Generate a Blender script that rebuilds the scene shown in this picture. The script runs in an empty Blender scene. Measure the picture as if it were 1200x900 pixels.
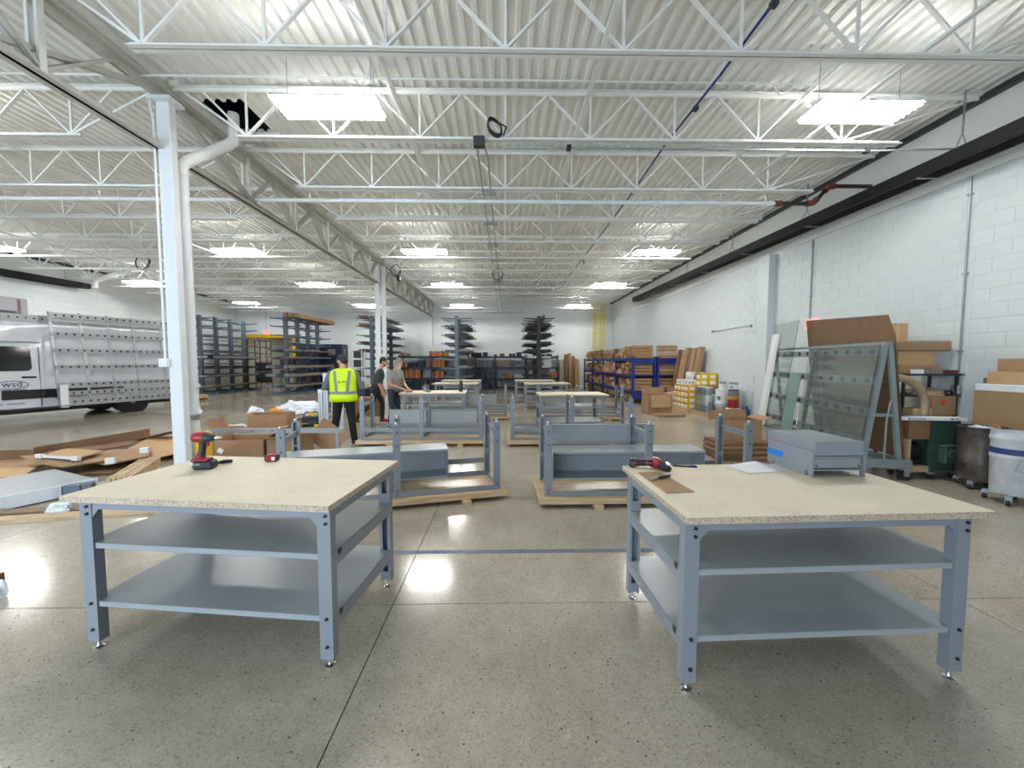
import bpy, bmesh, math, random
from mathutils import Vector, Matrix
import numpy as np
R = math.radians
PI = math.pi
scene = bpy.context.scene
LINK = scene.collection.objects.link
rnd = random.Random(7)

# ------------------------------------------------------------------ camera, world, light, exposure
cam_data = bpy.data.cameras.new('camera')
cam_data.sensor_fit = 'HORIZONTAL'; cam_data.sensor_width = 36.0
cam_data.lens = 455 / 1200 * 36.0
cam_data.clip_start = 0.05; cam_data.clip_end = 200
cam = bpy.data.objects.new('camera', cam_data); LINK(cam)
cam.location = (0, 0, 1.6)
cam.rotation_euler = (R(90 - 3.27), 0, R(-0.96))
scene.camera = cam

world = bpy.data.worlds.new('world'); scene.world = world; world.use_nodes = True
bg = world.node_tree.nodes['Background']
bg.inputs[0].default_value = (0.62, 0.78, 1.0, 1); bg.inputs[1].default_value = 1.0

def area_light(name, loc, rot, sx, sy, power, col, parent=None):
    d = bpy.data.lights.new(name, 'AREA'); d.shape = 'RECTANGLE'; d.size = sx; d.size_y = sy
    d.energy = power; d.color = col
    o = bpy.data.objects.new(name, d); LINK(o)
    o.location = loc; o.rotation_euler = rot
    if parent: o.parent = parent
    return o
# daylight through the open dock doors behind the camera
area_light('dock_daylight', (-6.5, -4.3, 2.1), (R(90), 0, R(-12)), 8.0, 3.8, 330, (0.66, 0.83, 1.0))
# upward fill light added low at the doors to brighten the ceiling
area_light('ceiling_fill', (-4.5, -4.4, 0.3), (R(132), 0, 0), 8.5, 1.2, 150, (0.95, 0.97, 1.0))
LAMP_GLOW = 50
vs = scene.view_settings
vs.view_transform = 'Standard'; vs.look = 'None'; vs.gamma = 1; vs.use_curve_mapping = False
vs.exposure = 0.62
scene.cycles.max_bounces = 8; scene.cycles.diffuse_bounces = 6; scene.cycles.glossy_bounces = 4
scene.cycles.transmission_bounces = 6; scene.cycles.transparent_max_bounces = 8
scene.cycles.use_denoising = True
scene.cycles.sample_clamp_indirect = 6

# ------------------------------------------------------------------ helpers
def S(r, g, b):
    f = lambda c: (c / 255 / 12.92) if c <= 10 else ((c / 255 + 0.055) / 1.055) ** 2.4
    return (f(r), f(g), f(b))

def mat(name, rgb, rough=0.5, metal=0.0, var=0.0, vscale=6.0, bump=0.0, bscale=40.0, emit=0.0, spec=0.5,
        rgb2=None, stretch=(1, 1, 1), trans=0.0, coords='Object', rvar=0.0):
    m = bpy.data.materials.new(name); m.use_nodes = True
    nt = m.node_tree; N = nt.nodes; L = nt.links
    p = N['Principled BSDF']
    p.inputs['Base Color'].default_value = (*rgb, 1); p.inputs['Roughness'].default_value = rough
    p.inputs['Metallic'].default_value = metal; p.inputs['Specular IOR Level'].default_value = spec
    if trans: p.inputs['Transmission Weight'].default_value = trans
    if emit:
        p.inputs['Emission Color'].default_value = (*rgb, 1); p.inputs['Emission Strength'].default_value = emit
    if var or rgb2 or bump or rvar:
        tc = N.new('ShaderNodeTexCoord'); mp = N.new('ShaderNodeMapping'); mp.inputs['Scale'].default_value = stretch
        if coords == 'World':
            g = N.new('ShaderNodeNewGeometry'); L.new(g.outputs['Position'], mp.inputs['Vector'])
        else:
            L.new(tc.outputs['Object'], mp.inputs['Vector'])
    if var or rgb2:
        n = N.new('ShaderNodeTexNoise'); n.inputs['Scale'].default_value = vscale; n.inputs['Detail'].default_value = 5
        L.new(mp.outputs[0], n.inputs['Vector'])
        r = N.new('ShaderNodeValToRGB'); r.color_ramp.elements[0].position = 0.32; r.color_ramp.elements[1].position = 0.68
        a = rgb2 if rgb2 else tuple(c * (1 - var) for c in rgb)
        b = rgb if rgb2 else tuple(min(1, c * (1 + var)) for c in rgb)
        r.color_ramp.elements[0].color = (*a, 1); r.color_ramp.elements[1].color = (*b, 1)
        L.new(n.outputs['Fac'], r.inputs[0]); L.new(r.outputs[0], p.inputs['Base Color'])
        if rvar:
            mr = N.new('ShaderNodeMapRange'); mr.inputs['To Min'].default_value = rough - rvar; mr.inputs['To Max'].default_value = rough + rvar
            L.new(n.outputs['Fac'], mr.inputs['Value']); L.new(mr.outputs[0], p.inputs['Roughness'])
    if bump:
        n2 = N.new('ShaderNodeTexNoise'); n2.inputs['Scale'].default_value = bscale; n2.inputs['Detail'].default_value = 4
        L.new(mp.outputs[0], n2.inputs['Vector'])
        bp = N.new('ShaderNodeBump'); bp.inputs['Strength'].default_value = bump; bp.inputs['Distance'].default_value = 0.01
        L.new(n2.outputs['Fac'], bp.inputs['Height']); L.new(bp.outputs[0], p.inputs['Normal'])
    return m

class MB:
    """collects boxes, bars and tubes into one mesh"""
    def __init__(s): s.v = []; s.f = []; s.m = []
    def add(s, vs_, fs, m=0):
        o = len(s.v); s.v += [tuple(v) for v in vs_]
        s.f += [tuple(i + o for i in f) for f in fs]; s.m += [m] * len(fs); return s
    BF = [(0, 3, 2, 1), (4, 5, 6, 7), (0, 1, 5, 4), (1, 2, 6, 5), (2, 3, 7, 6), (3, 0, 4, 7)]
    def box(s, x0, y0, z0, x1, y1, z1, m=0):
        return s.add([(x0, y0, z0), (x1, y0, z0), (x1, y1, z0), (x0, y1, z0), (x0, y0, z1), (x1, y0, z1), (x1, y1, z1), (x0, y1, z1)], MB.BF, m)
    def obox(s, c, size, rot=(0, 0, 0), m=0):
        from mathutils import Euler
        M_ = Euler(rot).to_matrix(); c = Vector(c); hx, hy, hz = (a / 2 for a in size)
        vs_ = [c + M_ @ Vector(p) for p in [(-hx, -hy, -hz), (hx, -hy, -hz), (hx, hy, -hz), (-hx, hy, -hz), (-hx, -hy, hz), (hx, -hy, hz), (hx, hy, hz), (-hx, hy, hz)]]
        return s.add(vs_, MB.BF, m)
    def bar(s, p, q, w, h=None, up=(0, 0, 1), m=0, w2=None, h2=None):
        p = Vector(p); q = Vector(q); h = w if h is None else h; w2 = w if w2 is None else w2; h2 = h if h2 is None else h2
        d = (q - p).normalized(); u = Vector(up)
        if abs(d.dot(u)) > 0.98: u = Vector((0, 1, 0))
        a = d.cross(u).normalized(); b = a.cross(d).normalized()
        vs_ = [p - a * w / 2 - b * h / 2, p + a * w / 2 - b * h / 2, p + a * w / 2 + b * h / 2, p - a * w / 2 + b * h / 2,
               q - a * w2 / 2 - b * h2 / 2, q + a * w2 / 2 - b * h2 / 2, q + a * w2 / 2 + b * h2 / 2, q - a * w2 / 2 + b * h2 / 2]
        return s.add(vs_, [(0, 1, 2, 3), (7, 6, 5, 4), (0, 4, 5, 1), (1, 5, 6, 2), (2, 6, 7, 3), (3, 7, 4, 0)], m)
    def tube(s, pts, r, n=8, m=0, closed=False, caps=True):
        pts = [Vector(p) for p in pts]; k = len(pts); rr = r if isinstance(r, (list, tuple)) else [r] * k
        vs_ = []; last = None
        for i, p in enumerate(pts):
            if closed: d = pts[(i + 1) % k] - pts[i - 1]
            else: d = pts[min(i + 1, k - 1)] - pts[max(i - 1, 0)]
            d.normalize()
            if last is None:
                u = Vector((0, 0, 1)) if abs(d.z) < 0.9 else Vector((1, 0, 0))
            else: u = last
            a = d.cross(u).normalized(); b = a.cross(d).normalized(); last = b
            for j in range(n):
                t = 2 * PI * j / n
                vs_.append(p + (a * math.cos(t) + b * math.sin(t)) * rr[i])
        fs = []
        for i in range(k if closed else k - 1):
            i2 = (i + 1) % k
            for j in range(n): fs.append((i * n + j, i * n + (j + 1) % n, i2 * n + (j + 1) % n, i2 * n + j))
        if caps and not closed:
            fs.append(tuple(reversed(range(n)))); fs.append(tuple((k - 1) * n + j for j in range(n)))
        return s.add(vs_, fs, m)
    def cyl(s, p, q, r, r2=None, n=14, m=0): return s.tube([p, q], [r, r if r2 is None else r2], n, m)
    def lathe(s, prof, c=(0, 0, 0), n=18, m=0):
        vs_ = []; k = len(prof)
        for (r, z) in prof:
            for j in range(n):
                t = 2 * PI * j / n; vs_.append((c[0] + r * math.cos(t), c[1] + r * math.sin(t), c[2] + z))
        fs = [(i * n + j, i * n + (j + 1) % n, (i + 1) * n + (j + 1) % n, (i + 1) * n + j) for i in range(k - 1) for j in range(n)]
        fs.append(tuple(reversed(range(n)))); fs.append(tuple((k - 1) * n + j for j in range(n)))
        return s.add(vs_, fs, m)
    def prism(s, poly, f0, f1, m=0):
        """poly: 2-D points; f0/f1 map a 2-D point to 3-D for the two ends"""
        n = len(poly); vs_ = [f0(*p) for p in poly] + [f1(*p) for p in poly]
        fs = [tuple(reversed(range(n))), tuple(range(n, 2 * n))] + [(i, (i + 1) % n, n + (i + 1) % n, n + i) for i in range(n)]
        return s.add(vs_, fs, m)
    def sheet(s, pts, t, m=0):
        """a flat-ish polygon given thickness t downwards"""
        n = len(pts); vs_ = [tuple(p) for p in pts] + [(p[0], p[1], p[2] - t) for p in pts]
        fs = [tuple(range(n)), tuple(reversed(range(n, 2 * n)))] + [(i, n + i, n + (i + 1) % n, (i + 1) % n) for i in range(n)]
        return s.add(vs_, fs, m)
    def mesh(s, name, mats=None, smooth=None):
        me = bpy.data.meshes.new(name); me.from_pydata(s.v, [], s.f)
        if mats is not None:
            for mm in (mats if isinstance(mats, (list, tuple)) else [mats]): me.materials.append(mm)
        if any(s.m): me.polygons.foreach_set('material_index', s.m)
        me.validate(); 
        bm = bmesh.new(); bm.from_mesh(me); bmesh.ops.recalc_face_normals(bm, faces=bm.faces); bm.to_mesh(me); bm.free()
        if smooth:
            me.polygons.foreach_set('use_smooth', [True] * len(me.polygons)); me.set_sharp_from_angle(angle=R(smooth))
        me.update(); return me

def obj(name, mb, mats=None, parent=None, loc=(0, 0, 0), rot=(0, 0, 0), smooth=None, bevel=0.0, kind=None, label=None):
    me = mb if isinstance(mb, bpy.types.Mesh) else mb.mesh(name, mats, smooth)
    o = bpy.data.objects.new(name, me); LINK(o)
    o.location = loc; o.rotation_euler = rot
    if parent: o.parent = parent
    if bevel:
        b = o.modifiers.new('edge', 'BEVEL'); b.width = bevel; b.segments = 1; b.limit_method = 'ANGLE'
    if kind: o['kind'] = kind
    if label: o['label'] = label
    return o

def tag(o, label, cat, group=None, kind='thing'):
    o['label'] = label; o['category'] = cat; o['kind'] = kind
    if group: o['group'] = group
    return o
def thing(name, label, cat, loc=(0, 0, 0), rotz=0.0, group=None):
    o = bpy.data.objects.new(name, None); LINK(o); o.empty_display_size = 0.1
    o.location = loc; o.rotation_euler = (0, 0, rotz)
    return tag(o, label, cat, group)
def copy_tree(o, parent=None):
    c = o.copy(); LINK(c)
    if parent is not None: c.parent = parent
    for ch in list(o.children): copy_tree(ch, c)
    return c
def dup(o, loc, rotz=0.0, label=None, group=None):
    c = copy_tree(o); c.location = loc; c.rotation_euler = (0, 0, rotz)
    if label: c['label'] = label
    if group: c['group'] = group
    return c

# ------------------------------------------------------------------ materials
MT = dict(
    white_steel=mat('white_steel', S(228, 230, 227), 0.5, var=0.03, vscale=3),
    deck=mat('deck', S(234, 235, 231), 0.6, var=0.05, vscale=1.5),
    column_white=mat('column_white', S(222, 227, 230), 0.45, var=0.03),
    block=mat('block', S(202, 211, 212), 0.6, var=0.02, vscale=5, bump=0.15, bscale=120),
    mortar=mat('mortar', S(196, 205, 206), 0.7),
    beam_wall=mat('beam_wall', S(226, 229, 226), 0.6, var=0.04, vscale=1.5, bump=0.15, bscale=60),
    steel=mat('steel_paint', S(131, 138, 146), 0.38, 0.0, var=0.03, vscale=2),
    shelf=mat('shelf_paint', S(152, 159, 163), 0.32, 0.0, var=0.03, vscale=2),
    black=mat('black', (0.012, 0.012, 0.014), 0.45),
    rubber=mat('rubber', (0.02, 0.02, 0.022), 0.7),
    chrome=mat('chrome', (0.6, 0.6, 0.62), 0.25, 1.0),
    alu=mat('alu', S(186, 190, 194), 0.35, 0.7, var=0.05),
    galv=mat('galv', S(158, 164, 168), 0.42, 0.5, var=0.08),
    cardboard=mat('cardboard', S(157, 125, 93), 0.75, var=0.08, vscale=5, bump=0.1, bscale=30),
    cardboard_dark=mat('cardboard_dark', S(116, 88, 62), 0.8, var=0.1, vscale=5),
    cardboard_tan=mat('cardboard_tan', S(186, 152, 112), 0.75, var=0.06, vscale=5),
    tape=mat('tape', S(190, 170, 140), 0.35),
    pine=mat('pine', S(205, 182, 148), 0.6, rgb2=S(178, 150, 116), vscale=5, stretch=(1, 12, 12)),
    pine_y=mat('pine_y', S(205, 182, 148), 0.6, rgb2=S(178, 150, 116), vscale=5, stretch=(12, 1, 12)),
    ply=mat('ply', S(208, 184, 148), 0.22, rgb2=S(184, 154, 116), vscale=3, stretch=(1, 9, 9)),
    rack=mat('rack_grey', S(84, 98, 112), 0.45, var=0.08, vscale=4),
    rack_light=mat('rack_light', S(96, 108, 120), 0.45, var=0.08, vscale=4),
    rack_dark=mat('rack_dark', S(46, 50, 54), 0.5, var=0.1, vscale=4),
    blue=mat('rack_blue', S(26, 44, 122), 0.4, var=0.08, vscale=4),
    navy=mat('navy', S(20, 34, 62), 0.45, var=0.1, vscale=3),
    yellow=mat('yellow', S(232, 186, 20), 0.45, var=0.04),
    ladder_yellow=mat('ladder_yellow', S(222, 204, 90), 0.5),
    red=mat('red', S(150, 26, 34), 0.4), coupling=mat('coupling_red', S(104, 44, 42), 0.5),
    white=mat('white_plastic', S(226, 228, 228), 0.4),
    paper=mat('paper', S(235, 237, 240), 0.6),
    ink=mat('ink', S(40, 42, 60), 0.6),
    orange=mat('orange_carton', S(178, 100, 60), 0.7, var=0.12, vscale=6), orange_light=mat('orange_carton_light', S(206, 140, 92), 0.7, var=0.12, vscale=6), rail_bright=mat('rail_bright', S(206, 212, 220), 0.35, 0.3),
    grey=mat('grey_plastic', S(120, 124, 126), 0.55, var=0.05),
    darkgrey=mat('dark_grey', S(52, 56, 60), 0.5, var=0.08),
    green=mat('machine_green', S(58, 86, 76), 0.5, var=0.12, vscale=6),
    hose=mat('hose', S(168, 148, 120), 0.6, var=0.1, vscale=20),
    tealblue=mat('blue_hose', S(28, 54, 120), 0.4),
    paint_blue=mat('tape_blue', S(20, 126, 215), 0.5),
    glass=mat('pane_glass', S(226, 237, 233), 0.03, trans=0.9),
    dark_glass=mat('dark_glass', (0.012, 0.014, 0.018), 0.08),
    film=mat('film', S(222, 228, 235), 0.2, var=0.05, vscale=8, bump=0.5, bscale=18),
    van=mat('van_white', S(216, 220, 224), 0.22, var=0.01),
)
# pressed wood tops: speckled chips on the cut edges, fine grain above
def particle(name, base, dark, scale, edge=False):
    m = mat(name, base, 0.55); nt = m.node_tree; N = nt.nodes; L = nt.links; p = N['Principled BSDF']
    tc = N.new('ShaderNodeTexCoord'); v = N.new('ShaderNodeTexVoronoi'); v.inputs['Scale'].default_value = scale
    n = N.new('ShaderNodeTexNoise'); n.inputs['Scale'].default_value = 4; n.inputs['Detail'].default_value = 6
    L.new(tc.outputs['Object'], v.inputs['Vector']); L.new(tc.outputs['Object'], n.inputs['Vector'])
    r = N.new('ShaderNodeValToRGB'); r.color_ramp.elements[0].position = 0.1; r.color_ramp.elements[1].position = 0.75 if edge else 0.45
    r.color_ramp.elements[0].color = (*dark, 1); r.color_ramp.elements[1].color = (*base, 1)
    sp = N.new('ShaderNodeSeparateColor'); L.new(v.outputs['Color'], sp.inputs[0]); L.new(sp.outputs[0], r.inputs[0])
    mx = N.new('ShaderNodeMixRGB'); mx.blend_type = 'MULTIPLY'; mx.inputs[0].default_value = 0.5
    r2 = N.new('ShaderNodeValToRGB'); r2.color_ramp.elements[0].color = (0.78, 0.76, 0.72, 1); r2.color_ramp.elements[0].position = 0.3; r2.color_ramp.elements[1].position = 0.65
    L.new(n.outputs['Fac'], r2.inputs[0]); L.new(r.outputs[0], mx.inputs[1]); L.new(r2.outputs[0], mx.inputs[2]); L.new(mx.outputs[0], p.inputs['Base Color'])
    return m
MT['chip'] = particle('chipboard', S(228, 218, 194), S(214, 202, 176), 260)
MT['chip_edge'] = particle('chipboard_edge', S(204, 190, 168), S(156, 138, 118), 190, True)
# polished concrete with exposed aggregate
def concrete():
    m = mat('polished_concrete', S(150, 143, 128), 0.3); nt = m.node_tree; N = nt.nodes; L = nt.links; p = N['Principled BSDF']
    g = N.new('ShaderNodeNewGeometry'); pos = g.outputs['Position']
    big = N.new('ShaderNodeTexNoise'); big.inputs['Scale'].default_value = 0.55; big.inputs['Detail'].default_value = 6; big.inputs['Roughness'].default_value = 0.6
    mid = N.new('ShaderNodeTexNoise'); mid.inputs['Scale'].default_value = 9; mid.inputs['Detail'].default_value = 6
    v = N.new('ShaderNodeTexVoronoi'); v.inputs['Scale'].default_value = 130
    v2 = N.new('ShaderNodeTexVoronoi'); v2.inputs['Scale'].default_value = 48
    for n in (big, mid, v, v2): L.new(pos, n.inputs['Vector'])
    c1 = N.new('ShaderNodeValToRGB'); c1.color_ramp.elements[0].position = 0.35; c1.color_ramp.elements[1].position = 0.65
    c1.color_ramp.elements[0].color = (*S(160, 151, 136), 1); c1.color_ramp.elements[1].color = (*S(188, 179, 163), 1)
    L.new(big.outputs['Fac'], c1.inputs[0])
    sc = N.new('ShaderNodeSeparateColor'); L.new(v.outputs['Color'], sc.inputs[0])
    c2 = N.new('ShaderNodeValToRGB'); c2.color_ramp.interpolation = 'LINEAR'
    c2.color_ramp.elements[0].position = 0.0; c2.color_ramp.elements[0].color = (0.55, 0.54, 0.52, 1)
    c2.color_ramp.elements[1].position = 0.22; c2.color_ramp.elements[1].color = (0.97, 0.97, 0.96, 1)
    e = c2.color_ramp.elements.new(0.9); e.color = (1.0, 1.0, 1.0, 1)
    e = c2.color_ramp.elements.new(1.0); e.color = (1.3, 1.28, 1.22, 1)
    L.new(sc.outputs[0], c2.inputs[0])
    sc2 = N.new('ShaderNodeSeparateColor'); L.new(v2.outputs['Color'], sc2.inputs[0])
    lt = N.new('ShaderNodeMath'); lt.operation = 'LESS_THAN'; lt.inputs[1].default_value = 0.05; L.new(sc2.outputs[1], lt.inputs[0])
    ds = N.new('ShaderNodeMath'); ds.operation = 'LESS_THAN'; ds.inputs[1].default_value = 0.22; L.new(v2.outputs['Distance'], ds.inputs[0])
    an = N.new('ShaderNodeMath'); an.operation = 'MULTIPLY'; L.new(lt.outputs[0], an.inputs[0]); L.new(ds.outputs[0], an.inputs[1])
    c3 = N.new('ShaderNodeValToRGB'); c3.color_ramp.elements[0].color = (0.86, 0.86, 0.86, 1); c3.color_ramp.elements[0].position = 0.3; c3.color_ramp.elements[1].position = 0.7
    L.new(mid.outputs['Fac'], c3.inputs[0])
    m1 = N.new('ShaderNodeMixRGB'); m1.blend_type = 'MULTIPLY'; m1.inputs[0].default_value = 0.75; L.new(c1.outputs[0], m1.inputs[1]); L.new(c2.outputs[0], m1.inputs[2])
    m2 = N.new('ShaderNodeMixRGB'); m2.blend_type = 'MULTIPLY'; m2.inputs[0].default_value = 0.7; L.new(m1.outputs[0], m2.inputs[1]); L.new(c3.outputs[0], m2.inputs[2])
    m3 = N.new('ShaderNodeMixRGB'); L.new(an.outputs[0], m3.inputs[0]); L.new(m2.outputs[0], m3.inputs[1]); m3.inputs[2].default_value = (*S(70, 62, 52), 1)
    L.new(m3.outputs[0], p.inputs['Base Color'])
    rr = N.new('ShaderNodeMapRange'); rr.inputs['To Min'].default_value = 0.08; rr.inputs['To Max'].default_value = 0.22
    L.new(big.outputs['Fac'], rr.inputs['Value']); L.new(rr.outputs[0], p.inputs['Roughness'])
    p.inputs['Specular IOR Level'].default_value = 0.5
    bp = N.new('ShaderNodeBump'); bp.inputs['Strength'].default_value = 0.04; bp.inputs['Distance'].default_value = 0.004
    L.new(mid.outputs['Fac'], bp.inputs['Height']); L.new(bp.outputs[0], p.inputs['Normal'])
    return m
MT['concrete'] = concrete()
MT['joint'] = mat('joint', S(74, 70, 62), 0.8)
# far block walls: pieces only a few pixels high, so the courses are fine relief
def far_block(axis):
    m = mat('far_block_' + axis, S(222, 226, 225), 0.55); nt = m.node_tree; N = nt.nodes; L = nt.links; p = N['Principled BSDF']
    g = N.new('ShaderNodeNewGeometry'); s = N.new('ShaderNodeSeparateXYZ'); c = N.new('ShaderNodeCombineXYZ')
    L.new(g.outputs['Position'], s.inputs[0]); L.new(s.outputs[axis], c.inputs['X']); L.new(s.outputs['Z'], c.inputs['Y'])
    b = N.new('ShaderNodeTexBrick'); b.inputs['Scale'].default_value = 1.0; b.inputs['Brick Width'].default_value = 0.4; b.inputs['Row Height'].default_value = 0.2; b.inputs['Mortar Size'].default_value = 0.006
    b.inputs['Color1'].default_value = (*S(230, 236, 236), 1); b.inputs['Color2'].default_value = (*S(226, 232, 232), 1); b.inputs['Mortar'].default_value = (*S(214, 221, 221), 1)
    L.new(c.outputs[0], b.inputs['Vector']); L.new(b.outputs['Color'], p.inputs['Base Color'])
    bp = N.new('ShaderNodeBump'); bp.invert = True; bp.inputs['Strength'].default_value = 0.4; bp.inputs['Distance'].default_value = 0.005
    L.new(b.outputs['Fac'], bp.inputs['Height']); L.new(bp.outputs[0], p.inputs['Normal'])
    return m
MT['far_x'] = far_block('X'); MT['far_y'] = far_block('Y')
# ------------------------------------------------------------------ the setting
XL, XR, YF, YB, ZC = -16.3, 6.55, -4.5, 24.0, 5.25
floor = obj('floor', MB().box(XL - 0.3, YF - 0.3, -0.12, XR + 0.3, 29.3, -0.008), MT['joint'], kind='structure')
xs = [XL - 0.3] + [-0.745 + 3.8 * k for k in range(-4, 2)] + [XR + 0.3]
ys = [YF - 0.3] + [2.49 + 2.555 * k for k in range(-2, 9)] + [29.3]
for i in range(len(xs) - 1):
    for j in range(len(ys) - 1):
        g = 0.0035
        obj('slab', MB().box(xs[i] + g, ys[j] + g, -0.008, xs[i + 1] - g, ys[j + 1] - g, 0), MT['concrete'], floor)
obj('floor_tape', MB().box(-1.3, 3.165, 0, 1.35, 3.225, 0.0012), mat('tape_line', S(92, 102, 126), 0.5, var=0.15, vscale=20), floor, label='blue tape line')

# right wall of painted concrete blocks, each block its own piece where it can be told apart
wall_r = obj('wall_right', MB().box(XR + 0.004, YF, -0.1, XR + 0.3, YB + 0.3, 5.5), MT['mortar'], kind='structure')
Z_BAND = 4.2
def block_mb(w, h, x=XR, t=0.004, b=0.002):
    v = [(x + t, 0, 0), (x + t, w, 0), (x + t, w, h), (x + t, 0, h), (x, b, b), (x, w - b, b), (x, w - b, h - b), (x, b, h - b)]
    return v, [(4, 5, 6, 7), (0, 1, 5, 4), (1, 2, 6, 5), (2, 3, 7, 6), (3, 0, 4, 7)]
bv, bf = block_mb(0.397, 0.197)
bmesh_block = MB().add(bv, bf).mesh('block', MT['block'])
restb = MB(); nb = 0
for r in range(21):
    off = 0.2 if r % 2 else 0.0
    for c in range(-11, 60):
        y = c * 0.4 + off
        if y + 0.4 > YB: continue
        if 4.75 < y < 10.3 and nb < 300:
            obj('block', bmesh_block, parent=wall_r, loc=(0, y, r * 0.2)); nb += 1
        else: restb.add([(a, b_ + y, z + r * 0.2) for a, b_, z in bv], bf)
obj('block_courses', restb, MT['block'], wall_r, kind='stuff')
obj('concrete_band', MB().box(XR - 0.03, YF, Z_BAND, XR + 0.02, YB, 5.42), MT['beam_wall'], wall_r, label='smooth grey band above the blocks')
obj('trim_1', MB().box(XR - 0.12, YF, 5.13, XR - 0.03, YB, 5.20), MT['darkgrey'], kind='structure')
obj('trim_2', MB().box(XR - 0.16, 9.45, 0, XR, 9.85, Z_BAND), MT['block'], kind='structure')

# back wall with the doorway to a further room
dx0, dx1, dz = -15.9, -12.95, 3.06
wb = MB().box(XL - 0.3, YB, -0.1, dx0, YB + 0.3, 5.5).box(dx1, YB, -0.1, XR + 0.3, YB + 0.3, 5.5).box(dx0, YB, dz, dx1, YB + 0.3, 5.5)
obj('wall_back', wb, MT['far_x'], kind='structure')
beige = mat('beige_wall', S(190, 185, 174), 0.7, var=0.03)
wfr = MB().box(XL - 0.3, 29, -0.1, -10, 29.3, 3.6).box(XL - 0.3, YB + 0.3, -0.1, XL, 29, 3.6).box(-10.3, YB + 0.3, -0.1, -10, 29, 3.6).box(XL - 0.3, YB + 0.3, 3.5, -10, 29.3, 3.6)
obj('wall_far_room', wfr, beige, kind='structure')
area_light('far_room_fill', (-14, 26.6, 3.4), (0, 0, 0), 2.4, 1.2, 32, (1.0, 0.96, 0.90))  # unseen area light added to brighten the beige room
dfr = thing('door_frame', 'yellow steel frame round the doorway to the beige room', 'door frame', (0, YB, 0))
obj('post', MB().box(dx0 - 0.16, -0.05, 0, dx0, 0.34, dz), MT['yellow'], dfr)
obj('post', MB().box(dx1, -0.05, 0, dx1 + 0.16, 0.34, dz), MT['yellow'], dfr)
obj('lintel', MB().box(dx0 - 0.16, -0.05, dz, dx1 + 0.16, 0.34, dz + 0.2), MT['yellow'], dfr)
obj('trim_3', MB().box(-5.1, YB - 0.25, 0, -4.45, YB, 5.0), MT['far_x'], kind='structure')
obj('wall_left', MB().box(XL - 0.3, YF, -0.1, XL, YB + 0.3, 5.5), MT['far_y'], kind='structure')
obj('trim_4', MB().box(XL + 0.03, YF, 5.12, XL + 0.12, YB, 5.2), MT['darkgrey'], kind='structure')
obj('concrete_band_left', MB().box(XL, YF, 4.35, XL + 0.03, YB, 5.42), MT['beam_wall'], bpy.data.objects['wall_left']).name = 'concrete_band'
wf = MB().box(XL - 0.3, YF - 0.3, -0.1, -8, YF, 5.5).box(1.0, YF - 0.3, -0.1, XR + 0.3, YF, 5.5).box(-8, YF - 0.3, 4.0, 1.0, YF, 5.5)
obj('wall_front', wf, MT['far_x'], kind='structure')

# roof deck: ribbed steel sheet with an opening beside the drain
P_ = 0.152; prof = [(0, 0), (0.046, 0), (0.062, 0.042), (0.136, 0.042), (0.152, 0)]
HX0, HX1, HY0, HY1 = -4.32, -3.70, 5.75, 6.45
dk = MB(); n = int((XR + 0.3 - (XL - 0.3)) / P_) + 1
for i in range(n):
    x0 = XL - 0.3 + i * P_
    segs = [(YF - 0.3, HY0), (HY1, YB + 0.3)] if HX0 < x0 + 0.05 < HX1 else [(YF - 0.3, YB + 0.3)]
    for a, b in segs:
        for (xa, za), (xb, zb) in zip(prof[:-1], prof[1:]):
            dk.add([(x0 + xa, a, ZC + za), (x0 + xb, a, ZC + zb), (x0 + xb, b, ZC + zb), (x0 + xa, b, ZC + za)], [(0, 1, 2, 3)])
ceiling = obj('ceiling', dk, MT['deck'], kind='structure')
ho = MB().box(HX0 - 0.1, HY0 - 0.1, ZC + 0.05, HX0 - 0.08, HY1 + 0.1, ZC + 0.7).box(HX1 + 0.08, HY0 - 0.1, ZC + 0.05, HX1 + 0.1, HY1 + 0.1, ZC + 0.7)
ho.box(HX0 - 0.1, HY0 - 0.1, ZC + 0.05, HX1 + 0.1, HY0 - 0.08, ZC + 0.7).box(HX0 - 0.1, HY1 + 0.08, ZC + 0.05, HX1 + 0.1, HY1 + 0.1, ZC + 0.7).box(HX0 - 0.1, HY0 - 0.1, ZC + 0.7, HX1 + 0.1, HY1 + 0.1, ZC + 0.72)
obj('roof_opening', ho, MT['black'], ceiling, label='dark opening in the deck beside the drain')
obj('opening_frame', MB().box(HX0 - 0.06, HY1, ZC - 0.1, HX1 + 0.12, HY1 + 0.07, ZC), MT['white_steel'], ceiling)

# open web joists
ZT, ZB, PAN = 5.16, 4.585, 1.14
JY = [3.90 + 1.485 * k for k in range(-3, 14)]
rod_d = MB().bar((0, 0, ZB), (PAN / 2, 0, ZT), 0.022, 0.036, (0, 1, 0)).mesh('web_member', MT['white_steel'])
rod_u = MB().bar((0, 0, ZB), (-PAN / 2, 0, ZT), 0.022, 0.036, (0, 1, 0)).mesh('web_member', MT['white_steel'])
rod_v = MB().bar((0, 0, ZB), (0, 0, ZT), 0.026, 0.02, (0, 1, 0)).mesh('web_member', MT['white_steel'])
def chord(b, x0, x1, z, sgn):
    for s in (-1, 1):
        y0, y1 = sorted((s * 0.008, s * 0.056)); b.box(x0, y0, z - 0.004, x1, y1, z + 0.004)
        y0, y1 = sorted((s * 0.008, s * 0.014)); z0, z1 = sorted((z, z + sgn * 0.045)); b.box(x0, y0, z0, x1, y1, z1)
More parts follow.
